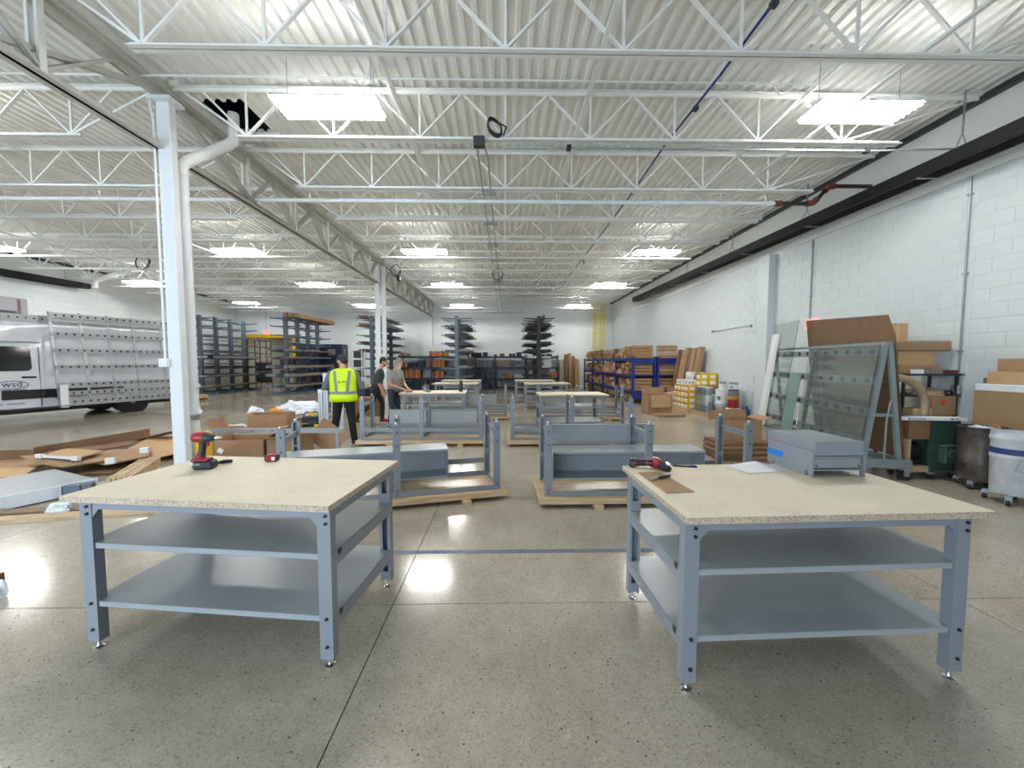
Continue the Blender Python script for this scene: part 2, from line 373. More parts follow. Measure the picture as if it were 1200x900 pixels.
def joist(y, xa, xb, k0, k1, singly):
    b = MB(); chord(b, xa, xb, ZT + 0.03, -1); chord(b, k0 * PAN - (0.12 if xa > -6 else 0.7), k1 * PAN + (0.8 if xb > 0 else 0.12), ZB - 0.03, 1)
    b.box(xa, -0.06, ZT + 0.03, xa + 0.12, 0.06, ZC - 0.0).box(xb - 0.12, -0.06, ZT + 0.03, xb, 0.06, ZC - 0.0)
    for e, xe in ((k0, xa + 0.08), (k1, xb - 0.08)): b.bar((e * PAN, 0, ZB), (xe, 0, ZT + 0.02), 0.026, 0.026, (0, 1, 0))
    j = obj('bar_joist', b, MT['white_steel'], ceiling, loc=(0, y, 0))
    rest = MB()
    for k in range(k0, k1 + 1):
        for me, (ex, vz) in ((rod_d, (PAN / 2, 1)), (rod_u, (-PAN / 2, 1)), (rod_v, (0, 0))):
            if ex and not (xa < k * PAN + ex < xb): continue
            if singly: obj('web_member', me, parent=j, loc=(k * PAN, 0, 0))
            elif ex: rest.bar((k * PAN, 0, ZB), (k * PAN + ex, 0, ZT), 0.022, 0.036, (0, 1, 0))
            else: rest.bar((k * PAN, 0, ZB), (k * PAN, 0, ZT), 0.02, 0.02, (0, 1, 0))
    if not singly: obj('web_members', rest, MT['white_steel'], j, kind='stuff')
for i, y in enumerate(JY):
    joist(y, -4.36, XR - 0.03, -3, 4, 3 <= i <= 7)
    joist(y, XL + 0.03, -4.46, -13, -5, 4 <= i <= 7)
# bridging angles and conduits that run along the building
for x, z in ((-1.24, 4.62), (-1.5, 5.12), (0.94, 4.62), (1.12, 5.12), (4.0, 5.12), (4.1, 4.62), (-8.1, 4.62), (-8.1, 5.12), (-11.8, 4.62), (-11.8, 5.12)):
    obj('bridging_angle', MB().box(x - 0.018, YF, z - 0.003, x + 0.018, YB, z + 0.003).box(x - 0.018, YF, z, x - 0.014, YB, z + 0.034), MT['white_steel'], ceiling)
# girder on the columns
GX = -4.41
gb = MB()
for s in (-1, 1):
    gb.box(GX + s * 0.004 if s > 0 else GX - 0.112, YF, 5.04, GX + 0.112 if s > 0 else GX - 0.004, YB - 0.25, 5.06)
    gb.box(GX + s * 0.004 if s > 0 else GX - 0.022, YF, 4.94, GX + 0.022 if s > 0 else GX - 0.004, YB - 0.25, 5.05)
    gb.box(GX + s * 0.004 if s > 0 else GX - 0.092, YF, 4.30, GX + 0.092 if s > 0 else GX - 0.004, YB - 0.25, 4.316)
    gb.box(GX + s * 0.004 if s > 0 else GX - 0.022, YF, 4.30, GX + 0.022 if s > 0 else GX - 0.004, YB - 0.25, 4.39)
gb.box(GX - 0.04, YF, 5.06, GX + 0.04, YB - 0.25, 5.15)
girder = obj('roof_girder', gb, mat('girder_grey', S(186, 186, 178), 0.55, var=0.06), ceiling)
cols_y = [5.22, 13.7]
for i, y in enumerate(JY):
    if min(abs(y - c) for c in cols_y) > 0.3 and y < 23.6:
        for s in (-1, 1): obj('web_member', MB().box(GX + s * 0.045 - 0.015, y - 0.03, 4.32, GX + s * 0.045 + 0.015, y + 0.03, 5.05), MT['white_steel'], girder)
        for sy in (-1, 1):
            for s in (-1, 1): obj('web_member', MB().bar((GX + s * 0.03, y, 4.35), (GX + s * 0.03, y + sy * 0.745, 5.0), 0.03, 0.05, (1, 0, 0)), girder.data.materials[0], girder)
# ------------------------------------------------------------------ columns, pipes, lamps, heaters
def column(y, label, box_z=None):
    t = thing('steel_column', label, 'column', (-4.33 if y < 10 else -4.44, y, 0))
    w = 0.083; dp = 0.055
    obj('post', MB().box(-w, -dp, 0.015, w, dp, 4.88), MT['column_white'], t, bevel=0.008)
    obj('cap_plate', MB().box(-0.15, -0.12, 4.88, 0.15, 0.12, 4.91).box(-0.13, -0.1, 4.91, 0.13, 0.1, 4.935), MT['column_white'], t)
    bp = obj('base_plate', MB().box(-0.16, -0.16, 0, 0.16, 0.16, 0.015), MT['column_white'], t)
    for sx in (-1, 1):
        for sy in (-1, 1): obj('bolt', MB().cyl((sx * 0.125, sy * 0.125, 0.0151), (sx * 0.125, sy * 0.125, 0.045), 0.012, n=6), MT['galv'], bp)
    if box_z:
        obj('conduit', MB().tube([(-w - 0.02, -dp - 0.018, box_z), (-w - 0.02, -dp - 0.018, 4.2), (-w - 0.02, -dp - 0.018, 4.65), (-w - 0.05, -dp - 0.018, 4.8), (-w - 0.05, -dp - 0.018, 4.88)], 0.013), MT['column_white'], t)
        obj('junction_box', MB().box(-w - 0.08, -dp - 0.06, box_z - 0.05, -w + 0.03, -dp, box_z + 0.06), MT['white'], t, bevel=0.006, label='white plastic junction box')
    return t
column(5.22, 'white square steel column with junction box beside the flattened cartons', 1.58)
column(13.7, 'white steel column standing behind the man in the vest')
t = thing('drain_pipe', 'white roof drain pipe running down beside the near column', 'pipe', (-4.33, 5.43, 0))
obj('vertical_pipe', MB().tube([(0, 0, 0), (0, 0, 4.14)], 0.068, 14), MT['column_white'], t, smooth=40)
obj('pipe_elbow', MB().tube([(0, 0, 4.10), (0, 0, 4.20), (0.02, 0.02, 4.27), (0.05, 0.06, 4.31), (0.28, 0.50, 4.76), (0.31, 0.56, 4.84), (0.32, 0.58, 4.92), (0.32, 0.58, 5.25)], 0.074, 14), MT['white_steel'], t, smooth=50)
obj('coupling', MB().cyl((0, 0, 0.80), (0, 0, 0.87), 0.076), MT['galv'], t, smooth=40, label='grey steel clamp')
obj('coupling', MB().cyl((0, 0, 0.87), (0, 0, 0.97), 0.082).cyl((0.06, -0.02, 0.92), (0.14, -0.05, 0.92), 0.025), MT['column_white'], t, smooth=40)
obj('coupling', MB().cyl((0, 0, 1.24), (0, 0, 1.30), 0.078).cyl((0.05, 0.0, 1.27), (0.11, -0.01, 1.27), 0.018), MT['column_white'], t, smooth=40)
obj('guard', MB().box(-0.12, 0.09, 0, 0.15, 0.12, 0.62).box(0.12, -0.09, 0, 0.15, 0.09, 0.62).box(0.1, -0.12, 0, 0.15, -0.09, 0.62), MT['yellow'], t, label='yellow protective guard round the pipe foot')
t = thing('drain_pipe', 'white pipe running down beside the far column', 'pipe', (-4.25, 13.78, 0))
obj('vertical_pipe', MB().tube([(0, 0, 0), (0, 0, 4.9)], 0.075, 12), MT['column_white'], t, smooth=40)
obj('coupling', MB().cyl((0, 0, 1.2), (0, 0, 1.28), 0.085), MT['column_white'], t, smooth=40)
# knee brace seen from the girder to the near column is the girder's own end diagonal
obj('knee_brace', MB().bar((GX - 0.03, 3.5, 4.38), (GX - 0.03, 5.05, 5.0), 0.05, 0.09, (1, 0, 0)).bar((GX + 0.03, 6.9, 4.38), (GX + 0.03, 5.4, 5.0), 0.05, 0.09, (1, 0, 0)), girder.data.materials[0], girder)

# lamps: six bare tubes under a white tray
tube_mat = mat('lamp_tube', (1.0, 0.985, 0.96), 0.4, emit=LAMP_GLOW)
l_h = MB()
for k in range(6): l_h.prism([(-0.026, 0.021), (0, 0.034), (0.026, 0.021), (0.026, 0.026), (0, 0.042), (-0.026, 0.026)], lambda a, c, k=k: (-0.6, -0.175 + 0.07 * k + a, c), lambda a, c, k=k: (0.6, -0.175 + 0.07 * k + a, c))
l_h = l_h.box(-0.03, -0.2, 0.0421, 0.03, 0.2, 0.055).box(-0.62, -0.2, 0.021, -0.60, 0.2, 0.055).box(0.60, -0.2, 0.021, 0.62, 0.2, 0.055).box(-0.25, -0.1, 0.0551, 0.25, 0.1, 0.09).mesh('housing', MT['white'])
l_t = MB().cyl((-0.597, 0, 0), (0.597, 0, 0), 0.02, n=6).mesh('tube', tube_mat, 80)
l_w = MB().cyl((0, 0, 0.076), (0, 0, 0.59), 0.004, n=5).mesh('hanger', MT['galv'])
def lamp(x, y, label):
    t = thing('ceiling_light', label, 'light', (x, y, 4.65), 0, 'tube lamps hung under the roof')
    obj('housing', l_h, parent=t)
    for k in range(6): obj('tube', l_t, parent=t, loc=(0, -0.175 + 0.07 * k, 0))
    for sx in (-0.5, 0.5): obj('hanger', l_w, parent=t, loc=(sx, 0, 0))
bays = {-2.15: 'middle', 4.08: 'wall side', -7.3: 'van side', -13.6: 'far van side'}
lamp(-2.12, 4.9, 'bright six tube lamp nearest the white column')
lamp(4.34, 4.88, 'bright six tube lamp nearest the long dark heater')
lamp(-2.25, 11.05, 'tube lamp in the middle of the second row, above the work benches')
lamp(4.23, 11.0, 'tube lamp of the second row over the aisle beside the block wall')
lamp(-7.41, 11.07, 'tube lamp of the second row just past the near column')
lamp(-13.85, 10.95, 'tube lamp of the second row cut by the picture edge above the van')
lamp(-2.32, 15.7, 'tube lamp of the third row, straight above the middle cantilever rack')
lamp(4.14, 15.5, 'tube lamp of the third row in front of the yellow ladder')
lamp(-7.46, 15.7, 'tube lamp of the third row between the two white columns')
lamp(-13.98, 15.4, 'tube lamp of the third row over the rear of the van')
lamp(-2.35, 21.2, 'tube lamp of the last row before the rear wall, in the middle')
lamp(3.96, 21.2, 'tube lamp of the last row nearest the yellow ladder')
lamp(-7.44, 21.2, 'tube lamp of the last row partly hidden by the far column')
lamp(-13.5, 20.7, 'tube lamp of the last row over the first cantilever rack')
for x, y in ((-7.4, 4.9), (-13.8, 4.9)):
    lamp(x, y, 'tube lamp behind the camera, over the %s' % ('drawer unit bench side' if x > 0 else 'impact driver bench side' if x > -5 else 'open floor side') if y < 0 else ('tube lamp over the floor in front of the van' if x < -10 else 'tube lamp over the open floor beside the near column'))

# radiant heaters along both long walls
def heater(x, y0, y1, z, wall_side, label, chains):
    t = thing('tube_heater', label, 'heater', (x, 0, z)); t.rotation_euler.x = R(0.75)
    s = wall_side
    prof_ = [(-0.07 * s, 0.15), (0.05 * s, 0.15), (0.14 * s, -0.06), (0.13 * s, -0.07), (0.04 * s, 0.13), (-0.06 * s, 0.13), (-0.14 * s, -0.06), (-0.15 * s, -0.05)]
    obj('reflector', MB().prism(prof_, lambda a, b: (a, y0, b), lambda a, b: (a, y1, b)), mat('heater_dark', S(38, 40, 44), 0.35, 0.5), t)
    obj('reflector_lip', MB().box(min(0.128 * s, 0.145 * s), y0, -0.085, max(0.128 * s, 0.145 * s), y1, -0.07), MT['alu'], t)
    obj('burner_tube', MB().cyl((0, y0 - 0.02, 0.03), (0, y1 + 0.05, 0.03), 0.045, n=12), MT['rack_dark'], t, smooth=40)
    obj('end_box', MB().box(-0.12, y1, -0.06, 0.12, y1 + 0.25, 0.14), MT['rack_dark'], t, bevel=0.01)
    y = y0 + 0.3
    while y < y1:
        obj('bracket', MB().bar((-0.16, y, -0.075), (0.16, y, -0.075), 0.03, 0.012), MT['galv'], t); y += 2.1
    for y in chains:
        h = 5.22 - z - y * 0.0131
        c = MB()
        for s_ in (-1, 1): c.bar((0.08 * s_, y, 0.14), (0, y, 0.34), 0.01)
        nlink = 14
        for k in range(nlink):
            zc = 0.34 + (h - 0.34) * (k + 0.5) / nlink; L_ = (h - 0.34) / nlink * 0.62
            c.obox((0, y, zc), (0.028 if k % 2 else 0.008, 0.008 if k % 2 else 0.028, L_ * 1.5))
        obj('chain', c, MT['galv'], t)
    return t
heater(6.14, 1.2, 18.3, 4.26, 1, 'long dark radiant heater hung on chains along the block wall', [5.3, 8.0, 10.6, 13.2, 15.8, 18.1])
heater(-15.9, 6.0, 15.0, 4.22, -1, 'dark radiant heater hung on the wall above the van', [8.5, 11.5, 14.5])
t = thing('flue_pipe', 'white flue pipe bending down to the heater above the van', 'pipe', (-15.6, 15.2, 0))
obj('pipe', MB().tube([(0, 0, 4.40), (0, 0, 4.60), (0.06, 0.02, 4.70), (0.4, 0.1, 4.85), (0.9, 0.25, 5.04), (1.0, 0.28, 5.08), (1.02, 0.29, 5.24)], 0.1, 12), MT['white_steel'], t, smooth=50)
obj('coupling', MB().cyl((0.6, 0.16, 4.93), (0.68, 0.18, 4.96), 0.115), MT['white_steel'], t, smooth=40)

# sprinkler main with red couplings
t = thing('sprinkler_pipe', 'white sprinkler main crossing under the joists, with red couplings at the wall', 'pipe', (0, 7.0, 0))
obj('pipe', MB().tube([(-16.2, 0, 4.41), (4.8, 0, 4.41)], 0.035, 12), MT['column_white'], t, smooth=40)
obj('pipe_end', MB().tube([(4.8, 0, 4.41), (5.42, 0, 4.41), (5.52, 0, 4.45), (5.72, 0, 4.68), (5.82, 0, 4.72), (6.51, 0, 4.72)], 0.034, 12), MT['black'], t, smooth=50, label='black pipe that steps up to the wall')
for a, b in (((4.78, 0, 4.41), (4.9, 0, 4.41)), ((5.36, 0, 4.41), (5.45, 0, 4.42)), ((5.47, 0, 4.42), (5.55, 0, 4.49)), ((5.68, 0, 4.63), (5.75, 0, 4.70)), ((5.77, 0, 4.71), (5.86, 0, 4.72))):
    obj('coupling', MB().cyl(a, b, 0.05), MT['coupling'], t, smooth=40, label='dark red coupling')
for x in (-14, -10.5, -7, -3.4, 0.9, 3.0, 4.62): obj('pipe_hanger', MB().cyl((x, 0, 4.44), (x, 0, 4.545 if x != 4.62 else 4.7), 0.012, n=6).cyl((x - 0.012, 0, 4.41), (x + 0.012, 0, 4.41), 0.045), MT['white_steel'], t)
t = thing('sprinkler_pipe', 'thin white branch pipe high between the first two joists', 'pipe', (0, 4.95, 0))
obj('pipe', MB().tube([(-16, 0, 5.06), (4.0, 0, 5.03)], 0.013, 8), MT['white_steel'], t)
for x in (-1.65, 3.6):
    obj('junction_box', MB().box(x - 0.05, -0.035, 5.0, x + 0.05, 0.035, 5.09).tube([(x - 0.05, 0, 5.02), (x - 0.12, 0, 4.92), (x - 0.2, 0, 4.9), (x - 0.3, 0, 5.03)], 0.008, 6), MT['white_steel'], t)
t = thing('sprinkler_pipe', 'grey conduit clipped under the second joist', 'conduit', (0, 5.36, 0))
obj('pipe', MB().tube([(0.0, 0, 4.46), (4.95, 0, 4.46), (6.3, 0, 4.5)], 0.014, 8), MT['galv'], t)
for x in (0.85, 4.9): obj('junction_box', MB().box(x - 0.03, -0.03, 4.43, x + 0.03, 0.03, 4.49), MT['black'], t)
# junction box with the double conduit that runs back through the hall
t = thing('junction_box', 'black junction box under the second joist with twin conduits running back', 'junction box', (-0.345, 5.30, 4.48))
obj('enclosure', MB().box(-0.075, -0.05, -0.05, 0.075, 0.05, 0.075), MT['darkgrey'], t, bevel=0.008)
obj('conduit', MB().tube([(-0.03, 0.05, -0.02), (-0.03, 18, -0.02)], 0.013, 8), MT['galv'], t)
obj('conduit', MB().tube([(0.07, 0.05, -0.02), (0.1, 0.3, -0.02), (0.1, 18, -0.02)], 0.013, 8), MT['galv'], t)
for k in range(1, 8): obj('strut', MB().box(-0.1, 1.485 * k + 0.08, 0.0, 0.18, 1.485 * k + 0.12, 0.045), MT['galv'], t)
def coil(loc, r, label, m, squash=1.4, ncoil=3, axis_rot=0.3):
    b = MB()
    for k in range(ncoil):
        pts = [(r * (1 + 0.05 * k) * math.cos(a), 0.02 * k + 0.01 * math.sin(3 * a), r * squash * math.sin(a)) for a in [2 * PI * i / 24 for i in range(24)]]
        b.tube(pts, 0.011, 6, closed=True)
    b.tube([(r, 0, 0), (r + 0.05, 0, -0.1), (r - 0.05, 0, -r * squash - 0.05)], 0.011, 6)
    o = obj('cable_coil', b, m, loc=loc, rot=(0, axis_rot, 0), smooth=60); tag(o, label, 'cable'); return o
coil((-0.14, 5.30, 4.70), 0.07, 'coiled black cable hung on a joist diagonal beside the black box', MT['black'], 1.7, 4, -0.6)
coil((-0.25, 12.79, 4.44), 0.15, 'black and red cable coil hung under the roof behind the middle lamps', MT['darkgrey'], 1.2, 3)
coil((-3.55, 12.79, 4.55), 0.15, 'dark hose coil hung in the joists near the far column', MT['darkgrey'], 1.2, 3)
coil((-11.6, 12.79, 4.78), 0.2, 'dark hose coil hung in the joists above the glass rack', MT['darkgrey'], 1.2, 3)
t = thing('cable_reel', 'black cable reel hung from a joist above the far column', 'reel', (-3.45, 12.81, 4.3))
obj('drum', MB().cyl((-0.05, 0, 0), (0.05, 0, 0), 0.1, n=16), MT['black'], t, smooth=40)
obj('bracket', MB().box(-0.02, -0.02, 0.1, 0.02, 0.02, 0.235), MT['galv'], t)
t = thing('air_line', 'blue compressed air line running back through the joists', 'hose', (2.47, 0, 4.885))
obj('hose', MB().tube([(0, YF, 0), (0.0, 3.0, 0.02), (-0.01, 4.6, -0.01), (-0.04, 6, 0.01), (0, 8, 0), (0, 10.6, 0)], 0.015, 8), MT['tealblue'], t, smooth=60)
obj('hose_end', MB().tube([(0, 10.6, 0), (-0.02, 14, 0), (-0.04, 22, 0)], 0.013, 8), MT['darkgrey'], t)
for y in (3.72, 5.2, 12.4): obj('clip', MB().box(-0.03, y - 0.03, -0.025, 0.03, y + 0.03, 0.025).cyl((0, y, -0.2 if y > 12 else -0.03), (0, y, 0), 0.02, n=8), MT['darkgrey'], t)
# conduits and outlet on the block wall
def wall_conduit(y, z0, z1, label, boxes=()):
    t = thing('wall_conduit', label, 'conduit', (XR - 0.016, y, 0))
    obj('pipe', MB().tube([(0, 0, z0), (0, 0, z1)], 0.014, 8), MT['galv'], t, smooth=40)
    z = z0 + 0.5
    while z < z1: obj('strap', MB().box(-0.018, -0.035, z - 0.01, 0.015, 0.035, z + 0.01), MT['galv'], t); z += 1.1
    for (z, h) in boxes: obj('outlet_box', MB().box(-0.05, -0.05, z - h / 2, 0.015, 0.05, z + h / 2), MT['galv'], t, bevel=0.004)
wall_conduit(5.49, 1.25, 4.3, 'grey conduit down the block wall above the black shelf', [(1.2, 0.12)])
wall_conduit(8.3, 2.5, 4.3, 'thin grey conduit running up from the red exit sign')
wall_conduit(9.98, 0.25, 4.25, 'grey conduit beside the pilaster down to the blue cloth', [(1.15, 0.18)])
t = thing('wall_bar', 'thin grey bar fixed level on the block wall beyond the pilaster', 'bar', (XR - 0.03, 0, 2.55))
obj('rod', MB().cyl((0, 10.3, 0.02), (0, 12.2, 0), 0.012, n=8), MT['galv'], t)
for y in (10.3, 12.2): obj('bracket', MB().box(-0.02, y - 0.03, -0.03, 0.03, y + 0.03, 0.04), MT['galv'], t)
# exit signs
def txt(body, size, m, parent, loc, rot, name='lettering', ext=0.001):
    cu = bpy.data.curves.new(name, 'FONT'); cu.body = body; cu.size = size; cu.extrude = ext; cu.align_x = 'CENTER'; cu.align_y = 'CENTER'; cu.resolution_u = 2
    tmp = bpy.data.objects.new('tmp', cu); LINK(tmp); bpy.context.view_layer.update()
    me = bpy.data.meshes.new_from_object(tmp.evaluated_get(bpy.context.evaluated_depsgraph_get()))
    bpy.data.objects.remove(tmp); me.materials.clear(); me.materials.append(m)
    return obj(name, me, parent=parent, loc=loc, rot=rot)
red_glow = mat('exit_red', (1.0, 0.06, 0.10), 0.4, emit=0.9); pale_glow = mat('exit_face', (1.0, 0.35, 0.38), 0.4, emit=0.45)
def exit_sign(loc, rotz, label, stem):
    t = thing('exit_sign', label, 'sign', loc, rotz)
    obj('case', MB().box(-0.17, 0, -0.11, 0.17, 0.06, 0.11), pale_glow, t, bevel=0.006)
    txt('EXIT', 0.17, red_glow, t, (0, -0.002, 0), (R(90), 0, 0))
    if stem: obj('conduit', MB().cyl((0, 0.04, 0.11), (0, 0.04, stem), 0.014, n=8), MT['galv'], t)
exit_sign((-14.5, YB - 0.07, 3.40), 0, 'glowing red exit sign above the yellow doorway', 1.55)
exit_sign((XR - 0.075, 8.17, 2.40), R(-90), 'glowing red exit sign on the block wall above the glass rack', 0)
# caged ladder in the far corner
t = thing('caged_ladder', 'yellow caged wall ladder in the far corner', 'ladder', (5.6, YB - 0.28, 0))
for s in (-1, 1): obj('rail', MB().box(s * 0.21 - 0.03, -0.03, 0.3, s * 0.21 + 0.03, 0.03, 5.2), MT['ladder_yellow'], t)
for k in range(17): obj('rung', MB().cyl((-0.2, 0, 0.45 + 0.29 * k), (0.2, 0, 0.45 + 0.29 * k), 0.014, n=6), MT['ladder_yellow'], t)
def arc(z, r=0.36): return [(r * math.sin(a), -r * 0.9 + -r * math.cos(a) + 0.05, z) for a in [R(-125 + 250 * i / 14) for i in range(15)]]
for z in (2.4, 3.25, 4.25, 5.05): obj('hoop', MB().tube(arc(z), 0.03, 6), MT['ladder_yellow'], t)
for a in (-75, -38, 0, 38, 75): obj('cage_bar', MB().box(0.36 * math.sin(R(a)) - 0.015, -0.324 - 0.36 * math.cos(R(a)) + 0.04, 2.4, 0.36 * math.sin(R(a)) + 0.015, -0.324 - 0.36 * math.cos(R(a)) + 0.055, 5.05), MT['ladder_yellow'], t)
for z in (1.6, 4.2): obj('wall_bracket', MB().box(-0.24, 0.03, z, -0.18, 0.28, z + 0.04).box(0.18, 0.03, z, 0.24, 0.28, z + 0.04), MT['ladder_yellow'], t)
# poster of a building on the wall above the van
t = thing('wall_poster', 'large grey photograph poster of a building hung above the van', 'poster', (XL + 0.035, 0, 0))
obj('backing', MB().box(0, 10.6, 2.85, 0.02, 13.6, 3.72), mat('poster_grey', S(168, 168, 174), 0.6), t)
obj('print', MB().box(0.02, 10.6, 2.95, 0.022, 13.3, 3.28).box(0.02, 10.6, 3.66, 0.022, 12.9, 3.72), mat('poster_dark', S(72, 74, 84), 0.6), t)
for y in (12.2, 12.85): obj('print', MB().box(0.022, y, 3.02, 0.023, y + 0.22, 3.2), MT['black'], t)
obj('print', MB().box(0.02, 13.32, 2.9, 0.022, 13.42, 3.68), mat('poster_brown', S(120, 96, 92), 0.6), t)
# ------------------------------------------------------------------ work benches
def leg_mb(z0, z1, w=0.072, d=0.052, t=0.004, tabs=()):
    b = MB().box(-w / 2, -d / 2, z0, w / 2, -d / 2 + t, z1)
    b.box(-w / 2, -d / 2 + t, z0, -w / 2 + t, d / 2, z1).box(w / 2 - t, -d / 2 + t, z0, w / 2, d / 2, z1)
    b.box(-w / 2 + t, d / 2 - t, z0, -w / 2 + 0.018, d / 2, z1).box(w / 2 - 0.018, d / 2 - t, z0, w / 2 - t, d / 2, z1)
    for (a, c) in tabs: b.box(-w / 2 + t, d / 2 - t - 0.004, a, w / 2 - t, d / 2 - 0.001, c)
    return b
leg_me = leg_mb(0.05, 0.842, tabs=((0.06, 0.12), (0.60, 0.68))).mesh('leg', MT['steel'])
foot_me = MB().lathe([(0.024, 0), (0.026, 0.006), (0.012, 0.012), (0.009, 0.02), (0.009, 0.06)], n=14).mesh('leveling_foot', MT['chrome'], 40)
bolt_me = MB().cyl((0, -0.001, 0), (0, -0.009, 0), 0.0085, n=10).cyl((0, -0.009, 0), (0, -0.011, 0), 0.006, 0.003, n=10).mesh('bolt', MT['black'], 40)
LX, LY = 0.683, 0.365
def make_bench(label, loc, rotz, flip=False):
    t = thing('work_bench', label, 'work bench', loc, rotz, 'grey steel benches with chipboard tops')
    b = MB().box(-0.80 if flip else -0.725, -0.42, 0.845, 0.73 if flip else 0.81, 0.49, 0.877)
    me = b.mesh('tabletop', [MT['chip'], MT['chip_edge']])
    for p in me.polygons: p.material_index = 0 if abs(p.normal.z) > 0.5 else 1
    obj('tabletop', me, parent=t, bevel=0.002)
    for sx in (-1, 1):
        for sy in (-1, 1):
            l = obj('leg', leg_me, parent=t, loc=(sx * LX, sy * LY, 0), rot=(0, 0, 0 if sy < 0 else PI))
            obj('leveling_foot', foot_me, parent=l)
            for z in (0.815, 0.775, 0.27, 0.12): obj('bolt', bolt_me, parent=l, loc=(0.012 if z > 0.5 else 0.004, -0.026, z))
    for sy in (-1, 1):
        y = sy * (LY + 0.02)
        r = MB().box(-LX - 0.03, min(y, y - sy * 0.004), 0.80, LX + 0.03, max(y, y - sy * 0.004), 0.844).box(-LX - 0.03, min(y, y - sy * 0.04), 0.838, LX + 0.03, max(y, y - sy * 0.04), 0.844)
        for sx in (-1, 1):
            xa = sx * (LX - 0.036); xb = sx * (LX - 0.075)
            r.prism([(xa, 0.80), (xb, 0.80), (xa, 0.755)], lambda a, c: (a, y - 0.002, c), lambda a, c: (a, y + 0.002, c))
        obj('top_rail', r, MT['steel'], t)
    for sx in (-1, 1):
        x = sx * (LX + 0.032)
        obj('top_rail', MB().box(min(x, x - sx * 0.004), -LY, 0.795, max(x, x - sx * 0.004), LY, 0.844), MT['steel'], t)
        for zs in (0.575, 0.245):
            x0, x1 = sorted((sx * (LX + 0.037), sx * (LX + 0.034))); xi0, xi1 = sorted((sx * (LX + 0.037), sx * (LX - 0.01)))
            rl = MB().box(x0, -LY - 0.02, zs - 0.04, x1, LY + 0.02, zs + 0.030).box(xi0, -LY + 0.03, zs - 0.004, xi1, LY - 0.03, zs)
            o = obj('side_rail', rl, MT['steel'], t)
            obj('latch', MB().box(x0 - 0.002 * (sx < 0) - 0.0, -LY + 0.04, zs + 0.005, x1 + 0.002 * (sx > 0), -LY + 0.07, zs + 0.034), MT['rack_dark'], o)
    for zs in (0.58, 0.25):
        s_ = MB().box(-LX + 0.038, -LY - 0.018, zs + 0.026, LX - 0.038, LY + 0.018, zs + 0.03)
        for sx in (-1, 1): s_.box(min(sx * (LX - 0.038), sx * (LX + 0.0335)), -LY + 0.03, zs + 0.026, max(sx * (LX - 0.038), sx * (LX + 0.0335)), LY - 0.03, zs + 0.03)
        for a in (-LY - 0.018, LY + 0.015): s_.box(-LX + 0.04, a, zs, LX - 0.04, a + 0.003, zs + 0.027)
                # corners notched round the legs
        obj('shelf', s_, MT['shelf'], t)
    return t
bench_r = make_bench('nearest work bench with the grey drawer unit on its top', (1.553, 2.19, 0), R(1.9))
bench_l = make_bench('nearest work bench with the red impact driver on its top', (-1.565, 2.42, 0), R(-6.5), True)
for src, x, y, a, lab in ((bench_l, -1.68, 9.37, 3, 'finished bench where the grey bearded man works'),
                          (bench_r, 1.46, 8.86, 1.5, 'finished bench in the aisle beyond the upturned frames, opposite the bearded man'),
                          (bench_l, -1.64, 13.3, 0, 'finished bench directly behind the one with the black bottle'),
                          (bench_r, 1.36, 13.3, 0, 'second finished bench of the row nearer the blue carton rack'),
                          (bench_l, -1.68, 15.4, 0, 'last finished bench of the row that starts with the impact driver bench'),
                          (bench_r, 1.1, 15.4, 0, 'last finished bench before the rear shelving, toward the leaning tubes')):
    dup(src, (x, y, 0), R(a), lab)

# benches being assembled upside down on their tops
UZ = 0.107
uleg_me = leg_mb(UZ, 0.905, w=0.078, d=0.05, tabs=((0.40, 0.47), (0.62, 0.64))).mesh('leg', MT['steel'])
ufoot_me = MB().lathe([(0.02, 0.0), (0.012, 0.012), (0.022, 0.016), (0.024, 0.026), (0.022, 0.034), (0.0, 0.035)], n=12).mesh('leveling_foot', MT['chrome'], 40)
UX, UY = 1.13, 0.285
def make_upturned(label, loc, rotz, mid_rail=(1,)):
    t = thing('upturned_bench_frame', label, 'bench frame', loc, rotz, 'long bench frames upside down on their wooden tops')
    me = MB().box(-1.235, -0.40, 0.042, 1.235, 0.40, 0.107)
    obj('tabletop', me, MT['ply'], t, bevel=0.003)
    for sx in (-1, 0, 1):
        for sy in (-1, 1):
            l = obj('leg', uleg_me, parent=t, loc=(sx * UX, sy * UY, 0), rot=(0, 0, 0 if sy < 0 else PI))
            obj('leveling_foot', ufoot_me, parent=l, loc=(0, 0, 0.905))
            for z in (0.14, 0.175, 0.68, 0.83): obj('bolt', bolt_me, parent=l, loc=(0.004, -0.025, z))
        for z in (0.775, 0.43):
            if z > 0.5: obj('side_rail', MB().box(sx * UX + 0.034 - 0.02, -UY + 0.02, z - 0.03, sx * UX + 0.037 - 0.02, UY - 0.02, z + 0.03).box(sx * UX - 0.01, -UY + 0.02, z + 0.026, sx * UX + 0.014, UY - 0.02, z + 0.03), MT['steel'], t)
        obj('side_rail', MB().box(sx * UX - 0.004, -UY, UZ, sx * UX, UY, UZ + 0.06), MT['steel'], t)
    for sy in (-1, 1):
        y0, y1 = sorted((sy * (UY + 0.027), sy * (UY + 0.031)))
        obj('top_rail', MB().box(-UX - 0.04, y0, UZ, UX + 0.04, y1, UZ + 0.055).box(-UX - 0.04, min(y0, y1 - 0.04 * (sy > 0)), UZ, UX + 0.04, max(y1, y0 + 0.04 * (sy < 0)), UZ + 0.004), MT['steel'], t)
    for sy in mid_rail:
        y0, y1 = sorted((sy * (UY + 0.027), sy * (UY + 0.031)))
        obj('stretcher', MB().box(-UX - 0.04, y0, 0.27, UX + 0.04, y1, 0.335), MT['steel'], t)
    return t
